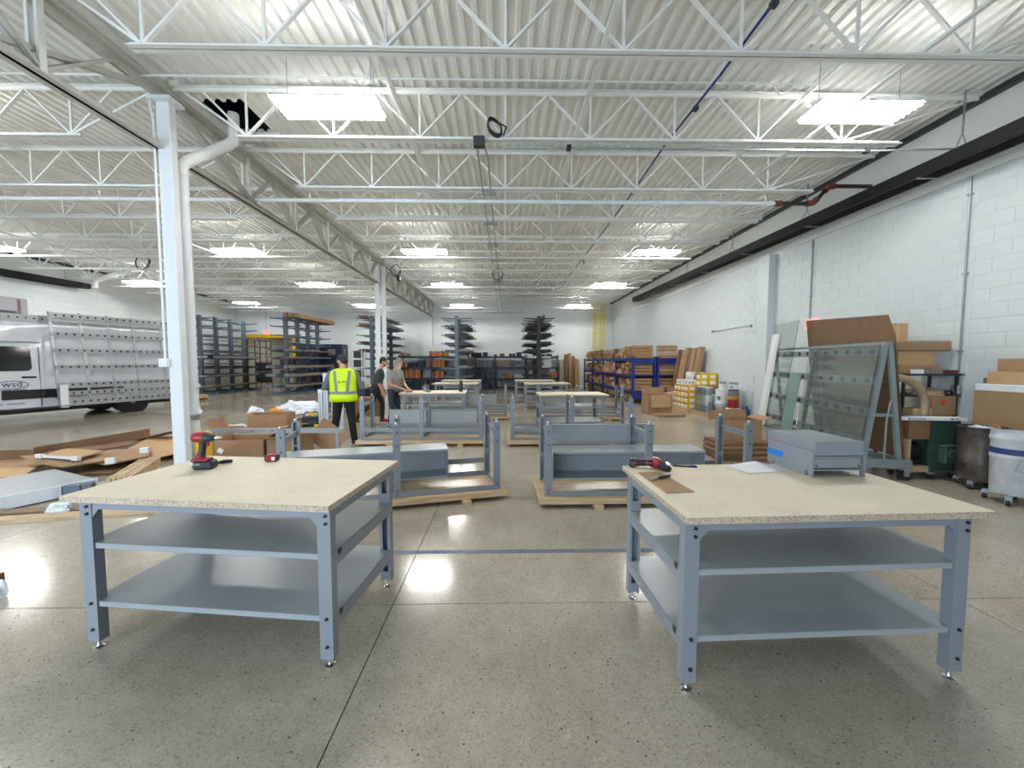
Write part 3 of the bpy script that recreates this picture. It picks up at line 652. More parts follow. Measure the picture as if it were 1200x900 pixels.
def pan(b, u0, u1, v0, v1, z0, z1, t=0.005):
    """a shelf pan on its long edge: web at the back, flanges forward"""
    b.box(u0, v1 - t, z0, u1, v1, z1); b.box(u0, v0, z1 - t, u1, v1 - t, z1); b.box(u0, v0, z0, u1, v1 - t, z0 + t)
    b.box(u0, v0, z1 - 0.022, u1, v0 + t, z1 - t); b.box(u0, v0, z0 + t, u1, v0 + t, z0 + 0.022); b.box(u0, v0 + t, z0 + t, u0 + t, v1 - t, z1 - t); b.box(u1 - t, v0 + t, z0 + t, u1, v1 - t, z1 - t)
    return b
u_r1 = make_upturned('nearest upturned bench frame behind the bench with the drawer unit', (1.60, 4.56, 0), R(0.6))
obj('shelf_pan', pan(MB(), -1.06, 0.70, -0.19, 0.17, 0.25, 0.575), MT['shelf'], u_r1)
obj('shelf_panel', MB().box(-1.0, 0.325, 0.56, 0.30, 0.33, 0.81).box(-1.0, 0.30, 0.805, 0.30, 0.325, 0.81), MT['shelf'], u_r1)
u_l1 = make_upturned('nearest upturned bench frame behind the bench with the impact driver', (-1.27, 4.52, 0), R(14.5))
obj('shelf_pan', pan(MB(), -1.22, 0.58, -0.12, 0.24, 0.23, 0.575), MT['shelf'], u_l1)
u_l2 = make_upturned('upturned bench frame right beside the man in the yellow vest', (-1.61, 7.71, 0), R(0.0), (-1, 1))
obj('shelf_panel', MB().box(-0.80, 0.325, 0.25, 1.02, 0.33, 0.615).box(-0.80, 0.30, 0.61, 1.02, 0.325, 0.615).box(-0.80, 0.30, 0.25, 1.02, 0.325, 0.255), MT['shelf'], u_l2)
u_r2 = make_upturned('upturned bench frame just in front of the finished bench near the blue rack', (1.27, 7.64, 0), R(-0.6), (-1, 1))
u_l3 = make_upturned('farthest upturned bench frame of the row behind the vested man', (-1.13, 11.0, 0), 0, (-1, 1))
obj('shelf_panel', MB().box(0.05, 0.325, 0.34, 0.86, 0.33, 0.66), MT['shelf'], u_l3)
u_r3 = make_upturned('farthest upturned bench frame of the row nearer the blue carton rack', (2.05, 10.8, 0), 0, (-1, 1))
obj('shelf_panel', MB().box(-0.9, 0.325, 0.33, 0.5, 0.33, 0.60), MT['shelf'], u_r3)
# wooden spacer blocks under the upturned tops
blk = MB().box(-0.02, -0.05, 0, 0.08, 0.5, 0.042).mesh('wood_block', MT['pine_y'])
def spacer(x, y, a, lab):
    o = obj('wood_block', blk, loc=(x, y, 0), rot=(0, 0, a)); tag(o, lab, 'wood block', 'wood blocks under the upturned bench tops')
for root, nm in ((u_r1, 'nearest upturned frame, drawer unit row'), (u_l1, 'nearest upturned frame, impact driver row'), (u_l2, 'upturned frame beside the vested man'),
                 (u_r2, 'second upturned frame, drawer unit row'), (u_l3, 'farthest upturned frame, impact driver row'), (u_r3, 'farthest upturned frame, drawer unit row')):
    a = root.rotation_euler.z; c, s = math.cos(a), math.sin(a)
    for u, w in ((-0.62, 'one end'), (0.72, 'other end')):
        v = -0.41
        spacer(root.location.x + c * u - s * v, root.location.y + s * u + c * v, a, 'wood block under the %s of the %s' % (w, nm))

# ------------------------------------------------------------------ things on the two near benches
TZ = 0.877
t = thing('drawer_unit', 'grey steel drawer unit with blue tape on the bench top', 'drawer unit', (2.085, 2.36, TZ), R(1.0))
W, D = 0.345, 0.40
obj('side_panel', MB().box(-W / 2, 0, 0.0, -W / 2 + 0.012, 0.035, 0.165).box(-W / 2, 0.035, 0.035, -W / 2 + 0.012, 0.055, 0.165).box(-W / 2, 0.055, 0.0, -W / 2 + 0.012, D - 0.075, 0.165).box(-W / 2, D - 0.075, 0.025, -W / 2 + 0.012, D - 0.055, 0.165).box(-W / 2, D - 0.055, 0, -W / 2 + 0.012, D, 0.165), MT['steel'], t)
obj('side_panel', MB().box(W / 2 - 0.012, 0, 0.0, W / 2, 0.03, 0.155).box(W / 2 - 0.012, 0.03, 0.03, W / 2, D - 0.06, 0.155).box(W / 2 - 0.012, D - 0.06, 0, W / 2, D, 0.155), MT['steel'], t)
obj('top_cover', MB().box(-W / 2 + 0.015, 0.005, 0.135, W / 2 - 0.012, D + 0.03, 0.225), MT['steel'], t, bevel=0.003)
dr = obj('drawer', MB().box(-W / 2 + 0.02, 0.012, 0.055, W / 2 - 0.02, D - 0.02, 0.118), MT['steel'], t, bevel=0.002)
for s in (-1, 1): obj('screw', MB().cyl((s * 0.135, 0.012, 0.07), (s * 0.135, 0.008, 0.07), 0.005, n=8), MT['black'], dr)
obj('slide_bar', MB().box(-W / 2 + 0.016, 0.006, 0.122, W / 2 - 0.016, 0.03, 0.131), MT['galv'], t)
obj('slide_bar', MB().box(-W / 2 + 0.016, 0.006, 0.040, W / 2 - 0.016, 0.03, 0.049), MT['galv'], t)
obj('inner_shadow_box', MB().box(-W / 2 + 0.013, 0.02, 0.036, W / 2 - 0.013, D - 0.03, 0.134), MT['black'], t).name = 'drawer_shade_box'  # black box stands in for the shade inside the unit
obj('tape', MB().box(-W / 2 - 0.0015, D - 0.15, 0.065, -W / 2, D + 0.004, 0.105).box(-W / 2 - 0.0015, D, 0.065, -W / 2 + 0.03, D + 0.0015, 0.105), MT['paint_blue'], t, label='strip of blue tape')
# papers
def paper(x, y, a, lab, w=0.216, h=0.279, curl=0.006, z=TZ, lines=True):
    b = MB(); n = 6; v = []
    for i in range(n + 1):
        for j in range(n + 1):
            u = i / n; w_ = j / n
            v.append((w * (u - 0.5), h * (w_ - 0.5), 0.0012 + curl * (max(0, u - 0.7) ** 2 * 4 + max(0, 0.25 - w_) ** 2 * 6)))
    f = [(i * (n + 1) + j, (i + 1) * (n + 1) + j, (i + 1) * (n + 1) + j + 1, i * (n + 1) + j + 1) for i in range(n) for j in range(n)]
    b.add(v, f); o = obj('paper_sheet', b, MT['paper'], loc=(x, y, z), rot=(0, 0, a), smooth=60)
    o.modifiers.new('thick', 'SOLIDIFY').thickness = 0.0006
    tag(o, lab, 'paper')
    if lines:
        pr = MB()
        for k in range(4): pr.box(-0.07 + 0.02 * k, -0.03 + 0.03 * k, 0.0016, -0.005 + 0.025 * k, -0.0285 + 0.03 * k, 0.0018)
        obj('printed_lines', pr, mat('print_grey', S(150, 152, 160), 0.6), o)
paper(1.69, 2.575, R(-80), 'loose white drawing sheet flat beside the drawer unit')
paper(1.73, 2.615, R(-68), 'second white sheet half under the drawing on the bench', z=TZ - 0.0006, curl=0.0, lines=False)
# pen
t = thing('ballpoint_pen', 'black pen with blue cap lying on the bench beside the papers', 'pen', (1.235, 2.615, TZ + 0.0055), R(-12))
obj('barrel', MB().tube([(-0.085, 0, 0), (-0.07, 0, 0), (0.02, 0, 0)], [0.002, 0.005, 0.005], 8), MT['black'], t, smooth=60)
obj('cap', MB().cyl((0.02, 0, 0), (0.078, 0, 0), 0.0055, n=8).box(0.03, -0.002, 0.005, 0.07, 0.002, 0.009), mat('pen_blue', S(30, 30, 120), 0.35), t)
# cardboard offcut and knife
o = obj('cardboard_piece', MB().sheet([(-0.075, -0.2, 0.006), (0.085, -0.19, 0.004), (0.07, 0.205, 0.004), (-0.08, 0.195, 0.004)], 0.004), MT['cardboard'], loc=(0.952, 2.285, TZ), rot=(0, 0, R(3)))
tag(o, 'flat brown cardboard offcut under the knife on the bench', 'cardboard')
t = thing('utility_knife', 'silver utility knife lying across the cardboard offcut', 'knife', (0.955, 2.335, TZ + 0.006), R(26))
obj('handle', MB().tube([(-0.03, 0, 0.009), (0.0, 0, 0.0095), (0.05, 0, 0.009), (0.075, -0.004, 0.009)], [0.008, 0.0095, 0.0085, 0.007], 8), MT['black'], t, smooth=60)
obj('body', MB().tube([(-0.09, 0, 0.008), (-0.03, 0, 0.009)], [0.005, 0.0085], 8), MT['galv'], t, smooth=60)
obj('blade', MB().prism([(-0.115, 0.002), (-0.088, 0.002), (-0.088, 0.014)], lambda a, c: (a, -0.0008, c), lambda a, c: (a, 0.0008, c)), MT['chrome'], t)
# cordless tool lying on its side
t = thing('cordless_tool', 'red and black cordless tool lying on its side at the bench corner', 'power tool', (0.935, 2.60, TZ), R(-20))
obj('battery', MB().box(-0.085, -0.03, 0.004, -0.045, 0.03, 0.058), MT['black'], t, bevel=0.008)
g = obj('grip', MB().tube([(-0.05, 0, 0.032), (-0.01, 0.004, 0.034), (0.03, 0.008, 0.036), (0.065, 0.004, 0.036)], [0.026, 0.022, 0.021, 0.025], 12), MT['black'], t, smooth=60)
obj('grip_band', MB().cyl((-0.052, 0, 0.032), (-0.042, 0, 0.032), 0.0275).cyl((0.02, 0.007, 0.035), (0.032, 0.008, 0.036), 0.0235), MT['red'], g, smooth=40)
obj('motor_housing', MB().tube([(0.05, 0.045, 0.034), (0.07, 0.03, 0.036), (0.1, 0.0, 0.037), (0.118, -0.018, 0.036)], [0.024, 0.034, 0.036, 0.03], 12), MT['red'], t, smooth=60)
obj('name_plate', MB().obox((0.085, 0.02, 0.073), (0.045, 0.02, 0.002), (0, 0, R(-40))), MT['white'], t)
hd = obj('cutter_head', MB().tube([(0.115, -0.015, 0.035), (0.145, -0.045, 0.03), (0.165, -0.075, 0.024)], [0.032, 0.03, 0.018], 12), MT['black'], t, smooth=60)
obj('cutting_wheel', MB().cyl((0.155, -0.055, 0.052), (0.158, -0.058, 0.058), 0.016), MT['chrome'], hd, smooth=40)
# impact driver standing on its battery
t = thing('impact_driver', 'red and black impact driver standing on its battery on the bench', 'power tool', (-2.045, 2.63, TZ), R(8))
bt = obj('battery', MB().box(-0.05, -0.04, 0, 0.07, 0.04, 0.058), MT['black'], t, bevel=0.01)
obj('battery_ribs', MB().box(-0.052, -0.042, 0.02, 0.072, 0.042, 0.026), MT['darkgrey'], bt)
obj('battery_label', MB().box(-0.04, -0.0415, 0.032, 0.0, -0.04, 0.046), MT['grey'], bt)
obj('foot_housing', MB().box(-0.055, -0.036, 0.056, 0.045, 0.036, 0.074).tube([(-0.02, 0, 0.07), (-0.012, 0, 0.1)], [0.036, 0.024], 12), MT['red'], t, bevel=0.006)
obj('belt_clip', MB().box(-0.07, -0.02, 0.05, -0.05, 0.02, 0.066), MT['black'], t, bevel=0.004)
obj('grip', MB().tube([(-0.012, 0, 0.09), (-0.004, 0, 0.13), (0.002, 0, 0.17), (0.0, 0, 0.195)], [0.024, 0.021, 0.023, 0.026], 12), MT['black'], t, smooth=60)
obj('trigger', MB().tube([(0.02, 0, 0.155), (0.036, 0, 0.165), (0.03, 0, 0.185)], [0.009, 0.011, 0.008], 8), MT['red'], t, smooth=60)
obj('motor_housing', MB().tube([(-0.062, 0, 0.212), (-0.055, 0, 0.214), (-0.02, 0, 0.215), (0.015, 0, 0.213)], [0.018, 0.032, 0.036, 0.035], 14), MT['red'], t, smooth=60)
obj('gear_case', MB().tube([(0.012, 0, 0.213), (0.03, 0, 0.212), (0.062, 0, 0.210), (0.075, 0, 0.209)], [0.036, 0.035, 0.024, 0.016], 14), MT['darkgrey'], t, smooth=60)
obj('chuck', MB().tube([(0.075, 0, 0.209), (0.095, 0, 0.208), (0.1, 0, 0.208), (0.118, 0, 0.208)], [0.011, 0.011, 0.005, 0.004], 10), MT['chrome'], t, smooth=40)
t = thing('bit_holder', 'small black bit holder lying beside the impact driver', 'bit holder', (-2.005, 2.755, TZ + 0.014), R(22))
obj('body', MB().tube([(-0.01, 0, 0), (0.02, 0, 0.002), (0.035, 0, 0.002), (0.055, 0, 0.001)], [0.013, 0.0135, 0.012, 0.011], 10), MT['black'], t, smooth=60)
obj('tip', MB().tube([(-0.05, 0, -0.004), (-0.03, 0, -0.003), (-0.01, 0, 0)], [0.006, 0.009, 0.012], 10), MT['rack_dark'], t, smooth=60)
t = thing('tape_measure', 'small red and black hand tool on the far bench edge', 'hand tool', (-1.70, 2.82, TZ), R(12))
obj('body', MB().box(-0.042, -0.025, 0, 0.042, 0.025, 0.052), MT['red'], t, bevel=0.01)
obj('side_grip', MB().box(-0.046, -0.02, 0.006, -0.03, 0.02, 0.046).box(0.03, -0.027, 0.006, 0.047, 0.02, 0.05), MT['black'], t, bevel=0.005)
obj('side_label', MB().box(0.004, -0.0265, 0.012, 0.026, -0.025, 0.036), MT['paper'], t)
# things on the farther bench
t = thing('black_bottle', 'tall black bottle standing on the bearded man\'s bench', 'bottle', (-1.08, 9.42, TZ))
obj('body', MB().lathe([(0.04, 0), (0.042, 0.01), (0.042, 0.2), (0.03, 0.235)], n=14), MT['black'], t, smooth=40)
obj('lid', MB().lathe([(0.032, 0.235), (0.032, 0.275), (0.026, 0.28)], n=14), MT['rack_dark'], t, smooth=40)
t = thing('spray_bottle', 'small silver dispenser standing on the bearded man\'s bench', 'bottle', (-1.95, 9.45, TZ))
obj('body', MB().lathe([(0.03, 0), (0.03, 0.07), (0.012, 0.1), (0.012, 0.15)], n=12), MT['galv'], t, smooth=40)
obj('nozzle', MB().box(-0.025, -0.012, 0.15, 0.02, 0.012, 0.175), MT['grey'], t)
o = obj('green_sponge', MB().box(-0.05, -0.035, 0, 0.05, 0.035, 0.045), mat('green_box', S(60, 150, 110), 0.6), loc=(-1.84, 9.3, TZ), bevel=0.006); tag(o, 'small green box on the bearded man\'s bench', 'box')
t = thing('fastener_tray', 'dark tray under the bearded man\'s hands', 'tray', (-2.30, 9.26, TZ), 0)
obj('tray', MB().box(-0.08, -0.05, 0, 0.08, 0.05, 0.008).box(-0.08, -0.05, 0.008, 0.08, -0.044, 0.02).box(-0.08, 0.044, 0.008, 0.08, 0.05, 0.02), MT['black'], t)
# ------------------------------------------------------------------ cantilever racks
LEV = [0.38, 0.88, 1.30, 1.77, 2.12, 2.49, 2.91, 3.35, 3.74]
def rack_meshes(m):
    up = MB().box(-0.09, -0.06, 0.0, 0.09, 0.06, 3.86).mesh('upright', m)
    ba = MB().box(-0.80, -0.07, 0, 0.80, 0.07, 0.12).mesh('base', m)
    ar = MB().bar((0.09, 0, -0.035), (0.74, 0, -0.008), 0.05, 0.085, h2=0.04).box(0.715, -0.025, 0.0, 0.745, 0.025, 0.055).mesh('arm', m)
    br = MB().bar((0, 0.06, 0), (0, 1.0, 0), 0.03, 0.05).mesh('brace', m)
    return up, ba, ar, br
RM = {k: rack_meshes(MT[k]) for k in ('rack', 'rack_light', 'rack_dark')}
def cantilever(x, y, label, k):
    up, ba, ar, br = RM[k]
    t = thing('cantilever_rack', label, 'rack', (x, y, 0), 0, 'double sided cantilever racks')
    for i in range(4):
        obj('upright', up, parent=t, loc=(0, 1.06 * i, 0)); obj('base', ba, parent=t, loc=(0, 1.06 * i, 0))
        for z in LEV:
            obj('arm', ar, parent=t, loc=(0, 1.06 * i, z)); obj('arm', ar, parent=t, loc=(0, 1.06 * i, z), rot=(0, 0, PI))
        if i < 3:
            for z in (0.3, 1.5, 2.7, 3.7): obj('brace', br, parent=t, loc=(0, 1.06 * i, z))
    return t
RX = [-14.8, -10.75, -6.57, -2.41, 1.66]
cantilever(RX[0], 19.15, 'dark cantilever rack standing nearest the van, beside the yellow doorway', 'rack')
cantilever(RX[1], 19.3, 'cantilever rack topped with a long brown carton bundle', 'rack')
cantilever(RX[2], 19.3, 'cantilever rack standing behind the far white column', 'rack')
cantilever(RX[3], 19.3, 'light grey cantilever rack in front of the orange cartons', 'rack_light')
cantilever(RX[4], 19.3, 'dark cantilever rack in front of the leaning brown tubes', 'rack_dark')
NUM = ['one', 'two', 'three', 'four', 'five', 'six', 'seven', 'eight', 'nine']
MT['brown_bar'] = mat('brown_bar', S(98, 66, 48), 0.5, var=0.15, vscale=3)
MT['bluegrey'] = mat('bluegrey_wrap', S(112, 128, 142), 0.45, var=0.15, vscale=3)
MT['tan_bar'] = mat('tan_bar', S(140, 128, 110), 0.5, var=0.12, vscale=3)
def load(ri, lev, side, off, w, h, y0, L, m, end=None, n=2):
    """a bundle of long profiles lying across the arms"""
    x = RX[ri] + side * off; z = LEV[lev] + 0.014
    names = ['rack nearest the van', 'carton topped rack', 'rack behind the far column', 'rack before the orange cartons', 'rack before the leaning tubes']
    t = thing('profile_bundle', 'metal profile bundle at level %s, %s side, of the %s' % (NUM[lev], 'van' if side < 0 else 'block wall', names[ri]), 'profiles', (x, y0, z), 0, 'profile bundles on the %s' % names[ri])
    for k in range(n):
        x0 = -w / 2 + w * k / n
        obj('profile', MB().box(x0 + 0.004, rnd.uniform(0, 0.12), 0, x0 + w / n - 0.004, L - rnd.uniform(0, 0.2), h * rnd.uniform(0.75, 1)), m, t)
    if end: obj('wrapping', MB().box(-w / 2 - 0.004, 0.14, -0.004, w / 2 + 0.004, 0.5, h + 0.006), end, t)
A = MT
for lev, m in ((4, 'brown_bar'), (3, 'brown_bar'), (2, 'brown_bar'), (1, 'brown_bar')): load(0, lev, -1, 0.42, 0.5, 0.08 if lev != 3 else 0.24, 18.9, 3.6, A[m])
for lev, m, h in ((3, 'alu', 0.12), (2, 'rack_dark', 0.05), (1, 'alu', 0.06), (0, 'tan_bar', 0.06)): load(0, lev, 1, 0.42, 0.45, h, 18.6, 4.1, A[m], A['navy'] if lev == 3 else None)
for lev, m, h in ((4, 'tan_bar', .08), (3, 'tan_bar', .06), (2, 'tan_bar', .12), (1, 'tan_bar', .13), (0, 'tan_bar', .1)):
    load(1, lev, 1, 0.42, 0.5, h, 18.7, 4.4, A[m], A['bluegrey'] if lev < 3 else None, 3)
    load(1, lev, -1, 0.42, 0.5, h + 0.02, 18.6, 3.9, A['bluegrey' if lev < 4 else 'rack_light'], None, 3)
load(1, 5, 1, 0.4, 0.3, 0.05, 18.9, 3.4, A['rack_light'])
for lev in (8, 7, 5, 4): load(2, lev, -1, 0.32, 0.34, 0.09, 18.8, 4.0, A['brown_bar'], A['orange'] if lev > 6 else None)
load(2, 8, 1, 0.4, 0.4, 0.06, 18.9, 3.6, A['rack_light']); load(2, 7, 1, 0.42, 0.5, 0.16, 18.8, 3.9, A['tan_bar'])
for lev in (6, 5, 4, 3): load(2, lev, 1, 0.4, 0.45, 0.06, 18.9, 3.6, A['rack_dark'])
for lev in range(2, 8):
    load(3, lev, 1, 0.36, 0.42, 0.08 if lev > 4 else 0.12, 19.0, 3.6, A['rack_dark' if lev > 4 else 'tan_bar'])
    load(3, lev, -1, 0.36, 0.42, 0.05, 19.2, 3.3, A['rack_dark'])
    load(4, lev, 1, 0.36, 0.45, 0.1, 19.0, 3.6, A['rack_dark' if lev > 3 else 'alu'])
    load(4, lev, -1, 0.36, 0.45, 0.12, 19.0, 3.6, A['rack_dark' if lev > 5 else ('alu' if lev % 2 else 'rack_dark')])
t = thing('carton_bundle', 'long brown carton bundle lying on top of the cantilever rack', 'carton', (RX[1] + 0.42, 18.85, LEV[8] + 0.014), 0)
for k in range(3): obj('carton', MB().box(-0.3 + 0.2 * k, 0.1 * k, 0, -0.11 + 0.2 * k, 4.5 - 0.1 * k, 0.2), A['cardboard'], t)
obj('strap', MB().box(-0.305, 3.9, -0.003, 0.3, 3.95, 0.205), A['cardboard_dark'], t)
t = thing('carton_bundle', 'tilted brown tube on top of the dark rack before the leaning tubes', 'carton', (RX[4] + 0.32, 19.0, LEV[8] + 0.06), 0)
obj('carton', MB().cyl((-0.12, 0, 0), (0.06, 3.4, 0.0), 0.075, n=10), A['cardboard_dark'], t, smooth=40)
o = obj('lamp_head', MB().lathe([(0.02, 0), (0.09, 0.03), (0.09, 0.16), (0.03, 0.22)], n=12), A['white'], loc=(RX[1] - 0.05, 19.25, 3.86), smooth=40); tag(o, 'white rolled film standing on top of the cantilever rack', 'film roll')

# ------------------------------------------------------------------ pallet shelving along the rear wall
def shelf_frame(x0, y0, nbay, bay, depth, zs, m, name, label, cat='shelving', ztop=2.0, axis='x', group=None):
    t = thing(name, label, cat, (x0, y0, 0), 0 if axis == 'x' else R(90), group)
    for i in range(nbay + 1):
        for y in (0, depth): obj('upright', MB().box(i * bay - 0.035, y - 0.03, 0, i * bay + 0.035, y + 0.03, ztop), m, t)
        obj('frame_brace', MB().bar((i * bay, 0.03, 0.3), (i * bay, depth - 0.03, 0.9), 0.03).bar((i * bay, depth - 0.03, 0.9), (i * bay, 0.03, 1.5), 0.03), m, t)
    for i in range(nbay):
        for z in zs:
            for y in (0, depth): obj('beam', MB().box(i * bay + 0.036, y - 0.025, z - 0.1, (i + 1) * bay - 0.036, y + 0.025, z), m, t)
            obj('shelf_deck', MB().box(i * bay + 0.037, 0.027, z - 0.02, (i + 1) * bay - 0.037, depth - 0.027, z), MT['rack_dark'], t)
    return t
SH = (0.12, 0.64, 1.29, 1.93)
shelf_frame(-6.25, 22.95, 5, 1.87, 0.8, SH, MT['navy'], 'pallet_shelving', 'long navy shelving against the rear wall filled with cartons and profiles', ztop=2.0)
BM = {}
def carton(x, y, z, w, d, h, m, label, group, name='carton', rot=0):
    key = (round(w, 2), round(d, 2), round(h, 2), m)
    if key not in BM: BM[key] = MB().box(-w / 2, 0, 0, w / 2, d, h).mesh(name, MT[m])
    o = obj(name, BM[key], loc=(x, y, z), rot=(0, 0, rot)); tag(o, label, 'box', group); return o
def row(x0, x1, z, w, d, h, m, label, group, rows=1, y=23.0, jit=0.0):
    x = x0; k_ = 0
    while x + w <= x1 + 1e-3:
        for r in range(rows):
            mm = 'orange_light' if m == 'orange' and k_ % 2 else m
            carton(x + w / 2, y + rnd.uniform(0, 0.04), z + r * h + 0.002 * (r + 1), w - 0.025, d, round(h * rnd.choice([1, 1, 0.94]), 2), mm, (label + (', lower row' if r == 0 else ', upper row')) if rows > 1 else label, group)
        x += w; k_ += 1
row(-6.1, -4.9, 0.64, 0.155, 0.5, 0.5, 'orange', 'tall orange carton in the row behind the bearded man', 'orange cartons behind the bearded man')
row(-4.25, -3.65, 0.64, 0.15, 0.5, 0.40, 'orange', 'orange carton on the lower shelf left of the light grey rack', 'orange cartons low on the shelving')
row(-4.55, -3.55, 1.29, 0.11, 0.5, 0.46, 'orange', 'orange carton on the middle shelf left of the light grey rack', 'orange cartons on the middle shelf')
row(-4.5, -3.4, 1.93, 0.18, 0.5, 0.3, 'orange', 'orange carton on top of the shelving left of the light grey rack', 'orange cartons on top of the shelving')
carton(-5.0, 23.0, 1.29, 0.34, 0.5, 0.4, 'darkgrey', 'dark grey bin beside the orange cartons on the middle shelf', None, 'bin')
row(-6.1, -5.75, 1.29, 0.17, 0.4, 0.26, 'orange', 'low orange carton on the middle shelf above the bearded man', 'low orange cartons')
row(-5.7, -5.25, 1.29, 0.22, 0.4, 0.28, 'black', 'black bag shaped case on the middle shelf behind the bearded man', 'black cases on the middle shelf')
row(-5.9, -4.6, 0.12, 0.42, 0.5, 0.40, 'darkgrey', 'dark bin on the bottom shelf behind the bearded man', 'dark bins on the bottom shelf')
row(-6.2, -5.6, 1.93, 0.55, 0.4, 0.16, 'cardboard', 'flat brown carton on top of the shelving above the bearded man', 'flat cartons on the shelving')
row(-4.2, -2.8, 0.12, 0.3, 0.5, 0.32, 'navy', 'navy bin on the bottom shelf left of the light grey rack', 'navy bins low on the shelving')
row(-2.0, -0.7, 1.29, 0.24, 0.5, 0.42, 'grey', 'grey carton on the middle shelf between the last two racks', 'grey cartons middle shelf')
row(-1.9, -0.7, 0.64, 0.2, 0.5, 0.36, 'darkgrey', 'dark carton on the lower shelf between the last two racks', 'dark cartons lower shelf')
row(-2.4, -0.7, 0.12, 0.35, 0.5, 0.34, 'navy', 'navy bin on the bottom shelf between the last two racks', 'navy bins bottom shelf')
row(-0.55, 0.4, 1.29, 0.12, 0.5, 0.42, 'tan_bar', 'pale narrow carton on the middle shelf near the crossed brace', 'pale cartons middle shelf')
row(0.5, 1.2, 0.64, 0.12, 0.5, 0.24, 'alu', 'silver box on the lower shelf left of the dark rack', 'silver boxes lower shelf')
row(-0.5, 0.0, 0.64, 0.16, 0.5, 0.26, 'grey', 'grey carton on the lower shelf beside the orange ones', 'grey cartons lower shelf')
row(0.02, 0.46, 0.64, 0.145, 0.5, 0.24, 'orange', 'small orange carton alone among grey boxes on the lower shelf', 'small orange cartons')
row(-0.5, 1.2, 0.12, 0.24, 0.5, 0.38, 'grey', 'grey carton on the bottom shelf left of the dark rack', 'grey cartons bottom shelf')
row(1.4, 2.2, 0.64, 0.13, 0.5, 0.22, 'white', 'white box on the lower shelf behind the dark rack', 'white boxes lower shelf', 2)
row(2.25, 2.75, 1.29, 0.12, 0.5, 0.2, 'white', 'white box on the middle shelf right of the dark rack', 'white boxes middle shelf', 2)
row(2.6, 3.05, 0.64, 0.14, 0.5, 0.36, 'orange', 'reddish carton on the last lower shelf beside the leaning tubes', 'reddish cartons by the tubes')
row(1.4, 2.6, 0.12, 0.3, 0.5, 0.36, 'darkgrey', 'dark bin on the last bottom shelf behind the dark rack', 'dark bins last shelf')
row(1.4, 2.1, 1.29, 0.2, 0.5, 0.38, 'tan_bar', 'tan carton on the middle shelf behind the dark rack', 'tan cartons middle shelf')
for x in (-2.9, -2.3, -1.9, -1.6, -1.2, -0.6, -0.2, 0.3, 0.5, 0.8, 2.2, 2.6): carton(x, 23.1, 1.93, rnd.uniform(.16, .34), 0.4, rnd.uniform(.1, .26), rnd.choice(['rack_dark', 'darkgrey', 'cardboard_dark']), 'small dark part lying on top of the rear shelving', 'small dark parts on the rear shelving', 'spare_part')
t = thing('cross_bracket', 'large grey crossed bracket standing on the middle shelf', 'bracket', (0.75, 22.93, 1.295), 0)
obj('diagonal', MB().bar((-0.5, 0, 0), (0.5, 0, 0.48), 0.05, 0.05), MT['rack_light'], t); obj('diagonal', MB().bar((0.5, 0.06, 0), (-0.5, 0.06, 0.48), 0.05, 0.05), MT['rack_light'], t)

# tall brown tubes leaning at the rear wall
for k, (x, h, w, m) in enumerate(((3.42, 1.72, 0.26, 'tan_bar'), (3.72, 2.05, 0.2, 'cardboard_dark'), (3.95, 2.12, 0.17, 'cardboard'), (4.14, 1.95, 0.15, 'cardboard_dark'), (4.31, 1.8, 0.15, 'cardboard'), (4.47, 1.75, 0.12, 'cardboard_tan'))):
    lab = ['grey brown', 'dark brown, second tallest', 'tallest mid brown', 'dark narrow', 'mid brown narrow', 'pale narrowest'][k] + ' long carton leaning on the rear wall by the shelving'
    o = obj('long_carton', MB().box(-w / 2, -0.08, 0, w / 2, 0.08, h), MT[m], loc=(x, 23.55, 0.012), rot=(R(-9), 0, R(3 * (k % 3) - 3))); tag(o, lab, 'carton')

# navy cabinets by the doorway
def cabinet(x0, x1, y, z0, z1, label):
    t = thing('navy_cabinet', label, 'cabinet', ((x0 + x1) / 2, y, z0), 0)
    w = x1 - x0; h = z1 - z0
    obj('body', MB().box(-w / 2, 0, 0, w / 2, 0.9, h), MT['navy'], t, bevel=0.015)
    n = max(1, int(w / 1.0))
    for k in range(n):
        xc = -w / 2 + (k + 0.5) * w / n
        d = obj('door', MB().box(xc - w / n * 0.46, -0.02, 0.08, xc + w / n * 0.46, 0, h - 0.08), MT['navy'], t, bevel=0.008)
        obj('white_label', MB().box(xc - 0.2, -0.024, h * 0.3, xc + 0.24, -0.0205, h * 0.68), MT['grey'], d)
    obj('side_label', MB().box(w / 2, 0.3, h * 0.35, w / 2 + 0.004, 0.5, h * 0.7), MT['grey'], t)
cabinet(-12.0, -9.55, 22.75, 0.85, 1.72, 'navy cabinet with pale labels, lower of two stacked by the doorway')
cabinet(-11.9, -9.5, 22.75, 1.73, 2.62, 'navy cabinet with pale labels, upper of two stacked by the doorway')
o = obj('cabinet_plinth', MB().box(-12.0, 22.8, 0, -9.5, 23.7, 0.845), MT['black']); tag(o, 'black plinth under the two stacked navy cabinets', 'plinth')
t = thing('black_shelf_cart', 'black open shelf cart inside the yellow doorway edge', 'cart', (-12.75, 22.9, 0))
for z in (0.1, 0.7, 1.3, 1.85): obj('shelf', MB().box(-0.4, 0, z, 0.4, 0.6, z + 0.03), MT['black'], t)
for sx in (-0.39, 0.36):
    for sy in (0, 0.57): obj('post', MB().box(sx, sy, 0, sx + 0.03, sy + 0.03, 1.9), MT['black'], t)
obj('bin', MB().box(-0.36, 0.04, 1.331, 0.36, 0.5, 1.75).box(-0.36, 0.04, 0.731, 0.36, 0.5, 1.1), MT['rack_dark'], t)
t = thing('wire_trolley', 'tall dark wire trolley standing inside the doorway', 'trolley', (-15.3, 24.6, 0))
